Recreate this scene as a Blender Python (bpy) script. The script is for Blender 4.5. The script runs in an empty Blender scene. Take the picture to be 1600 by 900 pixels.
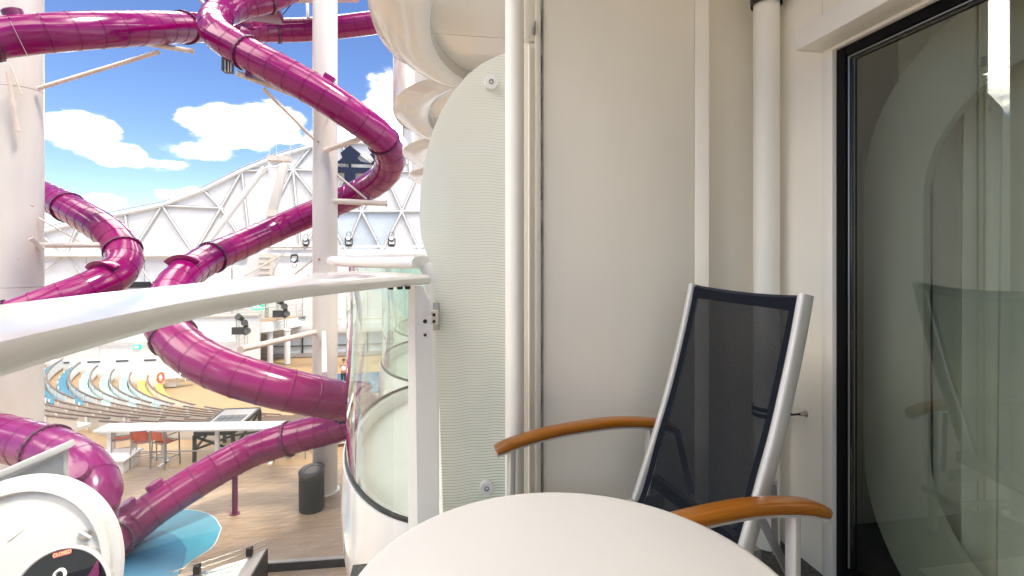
import bpy, bmesh, math, random
from mathutils import Vector, Matrix
random.seed(7)
S = bpy.context.scene
C = S.collection
R = math.radians
PI = math.pi

# ------------------------------------------------------------------ camera
cam_d = bpy.data.cameras.new("camera")
cam_d.sensor_width = 36.0
cam_d.lens = 18.0
cam_d.shift_y = -55.0 / 1600.0
cam_d.clip_start = 0.05
cam_d.clip_end = 6000
cam = bpy.data.objects.new("camera", cam_d)
cam.location = (0, 0, 1.3)
cam.rotation_euler = (R(90), 0, R(-9.58))
C.objects.link(cam)
S.camera = cam

# ------------------------------------------------------------------ world, sun, exposure
SUN_TO = Vector((0.34, -0.26, 0.90)).normalized()
sun_el = math.asin(SUN_TO.z)
sun_az = math.atan2(SUN_TO.x, SUN_TO.y)
S.view_settings.view_transform = 'Standard'
S.view_settings.look = 'None'
S.view_settings.exposure = 3.12
S.view_settings.gamma = 1.0
S.view_settings.use_curve_mapping = False


class NT:
    """tiny node-tree writer"""
    def __init__(self, tree):
        self.t = tree

    def n(self, kind, ins=None, **kw):
        nd = self.t.nodes.new(kind)
        for k, v in kw.items():
            setattr(nd, k, v)
        for k, v in (ins or {}).items():
            if isinstance(v, bpy.types.NodeSocket):
                self.t.links.new(v, nd.inputs[k])
            else:
                nd.inputs[k].default_value = v
        return nd

    def m(self, op, a, b=0.0, c=0.0, clamp=False):
        return self.n('ShaderNodeMath', {0: a, 1: b, 2: c}, operation=op, use_clamp=clamp).outputs[0]

    def mix(self, f, a, b, blend='MIX'):
        nd = self.n('ShaderNodeMix', data_type='RGBA', blend_type=blend)
        for i, v in ((0, f), (6, a), (7, b)):
            if isinstance(v, bpy.types.NodeSocket):
                self.t.links.new(v, nd.inputs[i])
            else:
                nd.inputs[i].default_value = v
        return nd.outputs[2]

    def ramp(self, f, lo, hi, smooth=True):
        return self.n('ShaderNodeMapRange', {0: f, 1: lo, 2: hi, 3: 0.0, 4: 1.0},
                      interpolation_type='SMOOTHSTEP' if smooth else 'LINEAR').outputs[0]

    def link(self, a, b):
        self.t.links.new(a, b)


W = bpy.data.worlds.new("World")
S.world = W
W.use_nodes = True
wt = NT(W.node_tree)
W.node_tree.nodes.clear()
sky = wt.n('ShaderNodeTexSky', sky_type='NISHITA', sun_disc=False, sun_elevation=sun_el,
           sun_rotation=sun_az, air_density=1.0, dust_density=0.0, ozone_density=4.0)
hs = wt.n('ShaderNodeHueSaturation', {'Hue': 0.512, 'Saturation': 1.12, 'Value': 1.0, 'Color': sky.outputs[0]})
bg_sky = wt.n('ShaderNodeBackground', {'Color': hs.outputs[0], 'Strength': 0.023})
geo = wt.n('ShaderNodeNewGeometry')
sep = wt.n('ShaderNodeSeparateXYZ', {0: wt.n('ShaderNodeVectorMath', {0: geo.outputs['Incoming'], 'Scale': -1.0}, operation='SCALE').outputs[0]})
dx, dy, dz = sep.outputs
az = wt.m('ARCTAN2', dx, dy)
el = wt.m('ARCSINE', dz)
vec = wt.n('ShaderNodeCombineXYZ', {0: wt.m('MULTIPLY', dx, 1.0), 1: dy, 2: wt.m('MULTIPLY', dz, 2.2)}).outputs[0]
nz = wt.n('ShaderNodeTexNoise', {'Vector': vec, 'Scale': 11.0, 'Detail': 8.0, 'Roughness': 0.56, 'Distortion': 0.15})
nb = wt.n('ShaderNodeTexNoise', {'Vector': vec, 'Scale': 2.1, 'Detail': 3.0, 'Roughness': 0.5})
# cumulus banks (azimuth, elevation, half width, half height) in degrees, the first added out of view to whiten the door reflection, then a broken cover for the rest of the sky
dens = wt.m('MULTIPLY', wt.ramp(nb.outputs[0], 0.44, 0.60), wt.ramp(el, 0.36, 0.50))
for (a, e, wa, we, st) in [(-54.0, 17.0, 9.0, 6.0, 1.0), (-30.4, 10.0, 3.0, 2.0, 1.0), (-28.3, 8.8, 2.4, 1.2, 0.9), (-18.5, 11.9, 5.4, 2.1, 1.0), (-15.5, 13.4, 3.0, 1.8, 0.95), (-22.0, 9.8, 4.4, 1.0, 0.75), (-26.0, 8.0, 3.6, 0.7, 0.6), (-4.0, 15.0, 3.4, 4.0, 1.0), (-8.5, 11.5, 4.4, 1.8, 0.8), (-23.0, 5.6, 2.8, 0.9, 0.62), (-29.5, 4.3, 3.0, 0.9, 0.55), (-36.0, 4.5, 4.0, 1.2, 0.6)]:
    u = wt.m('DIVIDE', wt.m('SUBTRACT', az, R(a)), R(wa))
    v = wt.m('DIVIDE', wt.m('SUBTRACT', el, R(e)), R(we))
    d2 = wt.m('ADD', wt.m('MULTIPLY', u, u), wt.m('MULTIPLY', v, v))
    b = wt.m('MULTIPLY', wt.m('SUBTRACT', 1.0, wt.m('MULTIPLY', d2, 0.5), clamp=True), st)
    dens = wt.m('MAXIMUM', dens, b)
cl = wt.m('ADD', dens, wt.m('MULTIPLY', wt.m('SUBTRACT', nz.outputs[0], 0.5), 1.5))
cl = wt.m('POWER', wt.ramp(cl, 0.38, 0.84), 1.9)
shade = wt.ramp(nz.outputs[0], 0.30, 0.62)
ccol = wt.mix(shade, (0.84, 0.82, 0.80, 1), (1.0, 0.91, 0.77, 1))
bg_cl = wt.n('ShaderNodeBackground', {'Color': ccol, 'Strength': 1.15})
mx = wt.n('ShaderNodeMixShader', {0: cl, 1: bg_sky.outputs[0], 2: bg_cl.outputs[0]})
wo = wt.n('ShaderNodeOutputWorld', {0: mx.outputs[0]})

sun_d = bpy.data.lights.new("sun", 'SUN')
sun_d.energy = 0.55
sun_d.angle = R(10)
sun_d.color = (1.0, 0.91, 0.78)
sun = bpy.data.objects.new("sun", sun_d)
sun.rotation_euler = SUN_TO.to_track_quat('Z', 'Y').to_euler()
sun.location = (20, -12, 30)
C.objects.link(sun)

S.render.engine = 'CYCLES'
S.cycles.use_denoising = True
S.cycles.max_bounces = 12
S.cycles.diffuse_bounces = 9
S.cycles.transparent_max_bounces = 24
S.cycles.caustics_reflective = False
S.cycles.caustics_refractive = False
S.cycles.sample_clamp_indirect = 6.0


# ------------------------------------------------------------------ mesh helpers
class MB:
    def __init__(self):
        self.v = []
        self.f = []
        self.mi = []

    def add(self, vs, fs, mi=0):
        o = len(self.v)
        self.v += [tuple(p) for p in vs]
        self.f += [tuple(i + o for i in q) for q in fs]
        self.mi += [mi] * len(fs)
        return self

    def box(self, lo, hi, M=None, mi=0):
        x0, y0, z0 = lo
        x1, y1, z1 = hi
        vs = [Vector(p) for p in ((x0, y0, z0), (x1, y0, z0), (x1, y1, z0), (x0, y1, z0),
                                  (x0, y0, z1), (x1, y0, z1), (x1, y1, z1), (x0, y1, z1))]
        if M is not None:
            vs = [M @ p for p in vs]
        return self.add(vs, [(0, 3, 2, 1), (4, 5, 6, 7), (0, 1, 5, 4), (1, 2, 6, 5), (2, 3, 7, 6), (3, 0, 4, 7)], mi)

    def bar(self, a, b, w, h, up=(0, 0, 1), mi=0):
        a, b = Vector(a), Vector(b)
        d = (b - a)
        L = d.length
        d.normalize()
        u = Vector(up)
        if abs(d.dot(u)) > 0.98:
            u = Vector((1, 0, 0))
        s_ = d.cross(u).normalized()
        u = s_.cross(d)
        M = Matrix((s_, u, d)).transposed().to_4x4()
        M.translation = a
        return self.box((-w / 2, -h / 2, 0), (w / 2, h / 2, L), M, mi)

    def tube(self, pts, r, n=10, caps=True, up=(0, 0, 1), prof=None, mi=0, closed=False):
        """swept circle, or swept closed profile prof [(side, up)...]; r may be a list"""
        pts = [Vector(p) for p in pts]
        m = len(pts)
        rs = r if isinstance(r, (list, tuple)) else [r] * m
        if prof is None:
            prof = [(math.cos(2 * PI * k / n), math.sin(2 * PI * k / n)) for k in range(n)]
        n = len(prof)
        vs = []
        for i, p in enumerate(pts):
            if closed:
                d = pts[(i + 1) % m] - pts[i - 1]
            else:
                d = pts[min(i + 1, m - 1)] - pts[max(i - 1, 0)]
            d.normalize()
            u = Vector(up)
            if abs(d.dot(u)) > 0.985:
                u = Vector((0, 1, 0)) if abs(d.y) < 0.9 else Vector((1, 0, 0))
            s_ = d.cross(u).normalized()
            u = s_.cross(d)
            vs += [p + s_ * (a * rs[i]) + u * (b * rs[i]) for a, b in prof]
        fs = []
        for i in range(m if closed else m - 1):
            j = (i + 1) % m
            for k in range(n):
                k2 = (k + 1) % n
                fs.append((i * n + k, i * n + k2, j * n + k2, j * n + k))
        if caps and not closed:
            fs.append(tuple(range(n - 1, -1, -1)))
            fs.append(tuple((m - 1) * n + k for k in range(n)))
        return self.add(vs, fs, mi)

    def lathe(self, prof, n=32, M=None, mi=0, a0=0.0, a1=2 * PI):
        full = abs(a1 - a0 - 2 * PI) < 1e-6
        cols = n if full else n + 1
        vs = []
        for k in range(cols):
            a = a0 + (a1 - a0) * k / n
            for r_, z in prof:
                p = Vector((r_ * math.cos(a), r_ * math.sin(a), z))
                vs.append(M @ p if M is not None else p)
        m = len(prof)
        fs = []
        for k in range(n):
            k2 = (k + 1) % cols
            for i in range(m - 1):
                fs.append((k * m + i, k2 * m + i, k2 * m + i + 1, k * m + i + 1))
        return self.add(vs, fs, mi)

    def prism(self, poly, d, mi=0):
        """poly: list of 3-D points (flat), extruded by vector d"""
        poly = [Vector(p) for p in poly]
        d = Vector(d)
        n = len(poly)
        vs = poly + [p + d for p in poly]
        fs = [tuple(range(n - 1, -1, -1)), tuple(range(n, 2 * n))]
        fs += [(k, (k + 1) % n, n + (k + 1) % n, n + k) for k in range(n)]
        return self.add(vs, fs, mi)

    def grid(self, fn, nu, nv, mi=0):
        vs = [fn(i / nu, j / nv) for i in range(nu + 1) for j in range(nv + 1)]
        fs = [(i * (nv + 1) + j, (i + 1) * (nv + 1) + j, (i + 1) * (nv + 1) + j + 1, i * (nv + 1) + j + 1)
              for i in range(nu) for j in range(nv)]
        return self.add(vs, fs, mi)

    def mesh(self, name, mats, smooth=None, bevel=0.0, bseg=2):
        me = bpy.data.meshes.new(name)
        me.from_pydata(self.v, [], self.f)
        bm = bmesh.new()
        bm.from_mesh(me)
        for f, mi in zip(bm.faces, self.mi):
            f.material_index = mi
        bmesh.ops.remove_doubles(bm, verts=bm.verts, dist=1e-5)
        bmesh.ops.recalc_face_normals(bm, faces=bm.faces)
        if bevel > 0:
            es = [e for e in bm.edges if len(e.link_faces) == 2 and e.calc_face_angle(0) > 0.6]
            bmesh.ops.bevel(bm, geom=es, offset=bevel, segments=bseg, profile=0.5, affect='EDGES', clamp_overlap=True)
        bm.to_mesh(me)
        bm.free()
        for m_ in (mats if isinstance(mats, (list, tuple)) else [mats]):
            me.materials.append(m_)
        if smooth is not None:
            for p in me.polygons:
                p.use_smooth = True
            me.set_sharp_from_angle(angle=R(smooth))
        return me


def link(name, me, parent=None):
    o = bpy.data.objects.new(name, me)
    C.objects.link(o)
    if parent is not None:
        o.parent = parent
        if parent.parent is None and parent.type == 'EMPTY' or True:
            o.matrix_parent_inverse = parent_inv(parent)
    return o


def parent_inv(p):
    M = Matrix.Identity(4)
    chain = []
    while p is not None:
        chain.append(p)
        p = p.parent
    for q in reversed(chain):
        M = M @ q.matrix_parent_inverse @ q.matrix_basis
    return M.inverted()


def obj(name, mb, mat, parent=None, smooth=35, bevel=0.0, local=False, bseg=2, label=None):
    """one mesh object; coordinates are world ones unless local=True (then the parent's frame)"""
    me = mb.mesh(name, mat, smooth, bevel, bseg)
    o = bpy.data.objects.new(name, me)
    C.objects.link(o)
    if parent is not None:
        o.parent = parent
        if not local:
            o.matrix_parent_inverse = parent_inv(parent)
    if label:
        o['label'] = label
    return o


def thing(name, label, cat, loc=(0, 0, 0), rz=0.0, group=None):
    o = bpy.data.objects.new(name, None)
    o.location = loc
    o.rotation_euler = (0, 0, rz)
    o.empty_display_size = 0.2
    C.objects.link(o)
    return tag(o, label, cat, group)


def tag(o, label, cat, group=None):
    o['label'] = label
    o['category'] = cat
    if group:
        o['group'] = group
    return o


def struct(name, mb, mat, smooth=35, bevel=0.0, kind='structure'):
    o = obj(name, mb, mat, None, smooth, bevel)
    o['kind'] = kind
    return o


def copy_tree(o, loc=None, rz=None, label=None, group=None):
    c = o.copy()
    C.objects.link(c)
    if loc is not None:
        c.location = loc
    if rz is not None:
        c.rotation_euler = (0, 0, rz)
    if label:
        c['label'] = label
    if group:
        c['group'] = group
    for ch in list(o.children):
        k = ch.copy()
        C.objects.link(k)
        k.parent = c
        for g in list(ch.children):
            q = g.copy()
            C.objects.link(q)
            q.parent = k
    return c


def spline(pts, step):
    """Catmull-Rom through pts, resampled at equal arc length"""
    P = [Vector(p) for p in pts]
    P = [P[0] * 2 - P[1]] + P + [P[-1] * 2 - P[-2]]
    fine = []
    for i in range(1, len(P) - 2):
        a, b, c_, d = P[i - 1:i + 3]
        for k in range(24):
            t = k / 24
            fine.append(0.5 * ((2 * b) + (c_ - a) * t + (2 * a - 5 * b + 4 * c_ - d) * t * t + (3 * b - a - 3 * c_ + d) * t ** 3))
    fine.append(P[-2])
    L = [0.0]
    for a, b in zip(fine, fine[1:]):
        L.append(L[-1] + (b - a).length)
    n = max(2, round(L[-1] / step))
    out = []
    j = 0
    for k in range(n + 1):
        s_ = L[-1] * k / n
        while j < len(L) - 2 and L[j + 1] < s_:
            j += 1
        t = (s_ - L[j]) / max(1e-9, L[j + 1] - L[j])
        out.append(fine[j].lerp(fine[j + 1], t))
    return out


# ------------------------------------------------------------------ materials
def mat(name, col, rough=0.5, metal=0.0, coat=0.0, vary=0.0, vscale=4.0, bump=0.0, bscale=60.0, spec=0.5, stretch=(1, 1, 1), sub=0.0):
    m = bpy.data.materials.new(name)
    m.use_nodes = True
    t = NT(m.node_tree)
    b = m.node_tree.nodes['Principled BSDF']
    b.inputs['Base Color'].default_value = (*col, 1)
    b.inputs['Roughness'].default_value = rough
    b.inputs['Metallic'].default_value = metal
    b.inputs['Coat Weight'].default_value = coat
    b.inputs['Coat Roughness'].default_value = 0.04
    b.inputs['Specular IOR Level'].default_value = spec
    tc = t.n('ShaderNodeTexCoord')
    mp = t.n('ShaderNodeMapping', {0: tc.outputs['Object'], 'Scale': stretch})
    if vary > 0:
        nz_ = t.n('ShaderNodeTexNoise', {'Vector': mp.outputs[0], 'Scale': vscale, 'Detail': 5.0, 'Roughness': 0.6})
        f = t.ramp(nz_.outputs[0], 0.3, 0.7)
        lo = tuple(max(0, x * (1 - vary)) for x in col) + (1,)
        hi = tuple(min(1, x * (1 + vary * 0.6)) for x in col) + (1,)
        t.link(t.mix(f, lo, hi), b.inputs['Base Color'])
        t.link(t.m('ADD', rough - 0.04, t.m('MULTIPLY', f, 0.1)), b.inputs['Roughness'])
    if bump > 0:
        n2 = t.n('ShaderNodeTexNoise', {'Vector': mp.outputs[0], 'Scale': bscale, 'Detail': 3.0})
        bp = t.n('ShaderNodeBump', {'Strength': bump, 'Distance': 0.01, 'Height': n2.outputs[0]})
        t.link(bp.outputs[0], b.inputs['Normal'])
    return m


def mat_emit(name, col, st):
    m = bpy.data.materials.new(name)
    m.use_nodes = True
    m.node_tree.nodes.clear()
    t = NT(m.node_tree)
    e = t.n('ShaderNodeEmission', {0: (*col, 1), 1: st})
    t.n('ShaderNodeOutputMaterial', {0: e.outputs[0]})
    return m


def schlick(t):
    """reflectance of glass from either side"""
    g_ = t.n('ShaderNodeNewGeometry')
    d_ = t.n('ShaderNodeVectorMath', {0: g_.outputs['Normal'], 1: g_.outputs['Incoming']}, operation='DOT_PRODUCT').outputs['Value']
    c_ = t.m('SUBTRACT', 1.0, t.m('ABSOLUTE', d_), clamp=True)
    return t.m('ADD', 0.04, t.m('MULTIPLY', t.m('POWER', c_, 5.0), 0.96))


def mat_glass(name, tint, refl=1.0, base=0.0, rough=0.0):
    """thin sheet glass: clear tint plus Fresnel reflection"""
    m = bpy.data.materials.new(name)
    m.use_nodes = True
    m.node_tree.nodes.clear()
    t = NT(m.node_tree)
    f = t.m('ADD', t.m('MULTIPLY', schlick(t), refl), base, clamp=True)
    tr = t.n('ShaderNodeBsdfTransparent', {0: (*tint, 1)})
    gl = t.n('ShaderNodeBsdfGlossy', {'Color': (0.95, 1.0, 0.97, 1), 'Roughness': rough})
    mx_ = t.n('ShaderNodeMixShader', {0: f, 1: tr.outputs[0], 2: gl.outputs[0]})
    t.n('ShaderNodeOutputMaterial', {0: mx_.outputs[0]})
    return m


M = {}
M['wall'] = mat('painted_steel', (0.88, 0.845, 0.765), 0.38, vary=0.025, vscale=2.6, bump=0.06, bscale=7, stretch=(1, 1, 0.22))
M['cabin_wall'] = mat('cabin_steel', (0.88, 0.845, 0.77), 0.42, vary=0.03, vscale=1.6, bump=0.05, bscale=8)
M['gloss_white'] = mat('gelcoat_white', (0.82, 0.82, 0.80), 0.18, coat=0.6, vary=0.03, vscale=2.0, bump=0.04, bscale=2.0)
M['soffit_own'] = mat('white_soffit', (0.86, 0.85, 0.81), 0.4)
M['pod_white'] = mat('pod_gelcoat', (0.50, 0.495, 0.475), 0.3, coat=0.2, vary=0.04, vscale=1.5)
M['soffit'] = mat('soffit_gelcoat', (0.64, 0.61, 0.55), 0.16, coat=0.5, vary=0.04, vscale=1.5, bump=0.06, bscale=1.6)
M['white'] = mat('white_paint', (0.80, 0.80, 0.78), 0.4, vary=0.04, vscale=3.0)
M['white_far'] = mat('white_membrane', (0.80, 0.80, 0.79), 0.5, vary=0.05, vscale=0.4)
M['member'] = mat('dark_truss_tube', (0.36, 0.36, 0.36), 0.45)
M['steel_grey'] = mat('grey_steel_member', (0.55, 0.55, 0.54), 0.4, vary=0.08, vscale=1.0)
M['table'] = mat('table_laminate', (0.70, 0.69, 0.672), 0.40)
M['alu'] = mat('brushed_aluminium', (0.60, 0.59, 0.575), 0.46, metal=0.45, vary=0.06, vscale=6, bump=0.03, bscale=120, stretch=(1, 1, 0.1))
M['alu_dark'] = mat('grey_aluminium', (0.34, 0.34, 0.35), 0.4, metal=0.7)
M['steel_pin'] = mat('steel_pin', (0.5, 0.47, 0.42), 0.3, metal=0.9)
M['navy'] = mat('navy_border', (0.010, 0.015, 0.03), 0.75, bump=0.2, bscale=500)
M['black'] = mat('black_rubber', (0.012, 0.012, 0.013), 0.5)
M['black_gloss'] = mat('black_gloss', (0.008, 0.008, 0.009), 0.12, coat=0.6)
M['screen'] = mat('screen_black', (0.006, 0.006, 0.007), 0.35, spec=0.25)
M['frame_black'] = mat('door_frame_black', (0.004, 0.004, 0.0045), 0.5, spec=0.12)
M['caulk'] = mat('grey_caulk', (0.28, 0.275, 0.26), 0.7, vary=0.35, vscale=14, bump=0.4, bscale=60)
M['trim'] = mat('door_trim', (0.84, 0.815, 0.76), 0.42, bump=0.03, bscale=40)
M['pipe'] = mat('pipe_paint', (0.85, 0.835, 0.78), 0.36, vary=0.02, vscale=3.0, bump=0.04, bscale=20)
M['floor'] = mat('balcony_carpet', (0.10, 0.097, 0.09), 0.9, vary=0.6, vscale=90, bump=0.6, bscale=240)
M['bounce_floor'] = mat('pale_bounce_floor', (0.68, 0.62, 0.53), 0.6, vary=0.12, vscale=8, stretch=(6, 0.5, 1))  # invented pale floor colour, out of view, bounces light onto the lower wall
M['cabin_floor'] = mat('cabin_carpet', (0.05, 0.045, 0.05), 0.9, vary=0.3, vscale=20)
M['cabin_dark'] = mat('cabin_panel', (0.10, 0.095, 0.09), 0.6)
M['curtain'] = mat('sheer_curtain', (0.66, 0.66, 0.59), 0.8, vary=0.06, vscale=3, bump=0.15, bscale=300)
M['arch'] = mat('pale_arch_panel', (0.40, 0.41, 0.36), 0.5, vary=0.03)
M['sling_bar'] = mat('sling_hem', (0.007, 0.009, 0.016), 0.8, spec=0.15)
M['magenta'] = mat('slide_gelcoat', (0.20, 0.001, 0.085), 0.18, coat=0.2, spec=0.4, vary=0.10, vscale=1.2, bump=0.05, bscale=3.0)
M['plum'] = mat('slide_flange', (0.13, 0.008, 0.065), 0.35)
M['violet'] = mat('slide_violet', (0.19, 0.005, 0.105), 0.2, coat=0.3, spec=0.4, vary=0.12, vscale=1.5, bump=0.05, bscale=3.0)
M['column'] = mat('column_paint', (0.62, 0.58, 0.53), 0.33, vary=0.05, vscale=1.2, stretch=(2, 2, 0.3), bump=0.04, bscale=4)
M['arm'] = mat('support_arm_paint', (0.66, 0.58, 0.50), 0.4, vary=0.10, vscale=3.0)
M['rust'] = mat('rust_stain', (0.35, 0.14, 0.05), 0.8)
M['tan_deck'] = mat('tan_deck', (0.36, 0.235, 0.12), 0.6, vary=0.12, vscale=1.5)
M['tan_light'] = mat('tan_terrace', (0.36, 0.245, 0.135), 0.65, vary=0.10, vscale=1.2)
M['bench_back'] = mat('bench_back', (0.66, 0.60, 0.52), 0.5, vary=0.08, vscale=1.0)
M['brown_rail'] = mat('brown_rail', (0.13, 0.08, 0.055), 0.5)
M['teal'] = mat('teal_seat', (0.02, 0.16, 0.26), 0.5, vary=0.08)
M['aqua'] = mat('aqua_seat', (0.28, 0.50, 0.53), 0.5, vary=0.08)
M['yellow'] = mat('yellow_seat', (0.75, 0.45, 0.07), 0.5, vary=0.08)
M['pool'] = mat('pool_blue', (0.02, 0.12, 0.24), 0.12, vary=0.2, vscale=0.8, bump=0.3, bscale=2)
M['pad_blue'] = mat('pad_blue', (0.05, 0.20, 0.33), 0.45, vary=0.14, vscale=1.2)
M['pad_aqua'] = mat('pad_aqua', (0.07, 0.31, 0.42), 0.45, vary=0.14, vscale=1.2)
M['pad_edge'] = mat('pad_edge', (0.55, 0.60, 0.58), 0.5)
M['orange'] = mat('orange_sling', (0.62, 0.10, 0.035), 0.6, vary=0.1, vscale=8)
M['orange_vest'] = mat('orange_foam', (0.75, 0.13, 0.03), 0.6)
M['lounger'] = mat('blue_lounger', (0.12, 0.26, 0.55), 0.6, vary=0.1)
M['lounger_pale'] = mat('pale_blue_lounger', (0.45, 0.58, 0.75), 0.6, vary=0.1)
M['charcoal'] = mat('charcoal_bin', (0.035, 0.036, 0.038), 0.45, vary=0.2, vscale=12)
M['bin_lid'] = mat('bin_lid', (0.07, 0.072, 0.075), 0.35, vary=0.1)
M['dark_tile'] = mat('dark_panel_tile', (0.075, 0.078, 0.085), 0.4, vary=0.25, vscale=5)
M['dark_frame'] = mat('dark_frame', (0.03, 0.032, 0.034), 0.4, metal=0.3)
M['grey_stone'] = mat('grey_coping', (0.36, 0.345, 0.33), 0.55, vary=0.12, vscale=5)
M['dark_stone'] = mat('dark_fascia', (0.045, 0.043, 0.042), 0.5, vary=0.3, vscale=14)
M['sea'] = mat('sea_water', (0.02, 0.07, 0.12), 0.15, bump=0.5, bscale=0.2)
M['green'] = mat_emit('exit_green', (0.02, 0.45, 0.20), 0.5)
M['sign_white'] = mat_emit('exit_white', (0.9, 0.95, 0.9), 0.5)
M['led_red'] = mat_emit('led_red', (1.0, 0.22, 0.12), 0.75)
M['led_dim'] = mat('led_board', (0.30, 0.05, 0.035), 0.4)
M['logo'] = mat('logo_navy', (0.008, 0.014, 0.04), 0.45)
M['pane_far'] = mat('far_window', (0.60, 0.68, 0.74), 0.12, coat=0.4, vary=0.15, vscale=0.5)
M['skin'] = mat('skin', (0.45, 0.25, 0.16), 0.5)
M['shirt'] = mat('white_shirt', (0.75, 0.74, 0.72), 0.8)
M['trousers'] = mat('dark_trousers', (0.02, 0.022, 0.02), 0.8)
M['hair'] = mat('dark_hair', (0.02, 0.014, 0.01), 0.6)
M['glass_rail'] = mat_glass('railing_glass', (0.97, 0.985, 0.975), 0.9)
M['glass_neigh'] = mat_glass('neighbour_railing_glass', (0.86, 0.93, 0.89), 1.6, 0.03)
M['glass_door'] = mat_glass('door_glass', (0.70, 0.755, 0.70), 2.0, 0.05)
M['glass_low'] = mat_glass('skylight_glass', (0.75, 0.82, 0.80), 2.0, 0.25)


def make_wood():
    m = mat('teak_armrest', (0.30, 0.10, 0.01), 0.3, coat=0.25)
    t = NT(m.node_tree)
    b = m.node_tree.nodes['Principled BSDF']
    tc = t.n('ShaderNodeTexCoord')
    mp = t.n('ShaderNodeMapping', {0: tc.outputs['Object'], 'Scale': (3.0, 60.0, 60.0)})
    n1 = t.n('ShaderNodeTexNoise', {'Vector': mp.outputs[0], 'Scale': 1.6, 'Detail': 5.0, 'Roughness': 0.65, 'Distortion': 0.4})
    f = t.ramp(n1.outputs[0], 0.30, 0.72)
    t.link(t.mix(f, (0.27, 0.088, 0.004, 1), (0.37, 0.130, 0.008, 1)), b.inputs['Base Color'])
    return m


def make_deck():
    """printed plank deck: thin boards laid diagonally, grey brown, worn paler"""
    m = mat('plaza_deck', (0.27, 0.21, 0.16), 0.55)
    t = NT(m.node_tree)
    b = m.node_tree.nodes['Principled BSDF']
    tc = t.n('ShaderNodeTexCoord')
    mp = t.n('ShaderNodeMapping', {0: tc.outputs['Object'], 'Rotation': (0, 0, R(-38)), 'Scale': (1, 1, 1)})
    br = t.n('ShaderNodeTexBrick', {'Vector': mp.outputs[0], 'Color1': (0.38, 0.275, 0.18, 1), 'Color2': (0.31, 0.225, 0.15, 1),
                                    'Mortar': (0.20, 0.155, 0.12, 1), 'Scale': 1.0, 'Mortar Size': 0.006, 'Bias': 0.0,
                                    'Brick Width': 1.6, 'Row Height': 0.12})
    mp2 = t.n('ShaderNodeMapping', {0: tc.outputs['Object'], 'Rotation': (0, 0, R(-38)), 'Scale': (0.8, 9.0, 1)})
    n1 = t.n('ShaderNodeTexNoise', {'Vector': mp2.outputs[0], 'Scale': 1.5, 'Detail': 6.0, 'Roughness': 0.65})
    c1 = t.mix(t.ramp(n1.outputs[0], 0.3, 0.7), (0.72, 0.70, 0.68, 1), (1.18, 1.16, 1.15, 1))
    c2 = t.mix(1.0, br.outputs[0], c1, 'MULTIPLY')
    n2 = t.n('ShaderNodeTexNoise', {'Vector': tc.outputs['Object'], 'Scale': 0.35, 'Detail': 4.0})
    c3 = t.mix(t.m('MULTIPLY', t.ramp(n2.outputs[0], 0.45, 0.75), 0.45), c2, (0.38, 0.34, 0.30, 1))
    t.link(c3, b.inputs['Base Color'])
    return m


def make_sling():
    """navy mesh fabric, woven open enough to see through"""
    m = bpy.data.materials.new('navy_mesh_sling')
    m.use_nodes = True
    m.node_tree.nodes.clear()
    t = NT(m.node_tree)
    tc = t.n('ShaderNodeTexCoord')
    wx = t.n('ShaderNodeTexWave', {'Vector': tc.outputs['UV'], 'Scale': 40.0, 'Distortion': 0.3}, bands_direction='X')
    nz_ = t.n('ShaderNodeTexNoise', {'Vector': tc.outputs['Object'], 'Scale': 260.0, 'Detail': 2.0})
    col = t.mix(nz_.outputs[0], (0.004, 0.0055, 0.009, 1), (0.017, 0.021, 0.031, 1))
    df = t.n('ShaderNodeBsdfDiffuse', {0: col})
    tr = t.n('ShaderNodeBsdfTransparent', {0: (0.95, 0.97, 1.0, 1)})
    f = t.m('ADD', 0.07, t.m('MULTIPLY', nz_.outputs[0], 0.12))
    mx_ = t.n('ShaderNodeMixShader', {0: f, 1: df.outputs[0], 2: tr.outputs[0]})
    t.n('ShaderNodeOutputMaterial', {0: mx_.outputs[0]})
    return m


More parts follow.
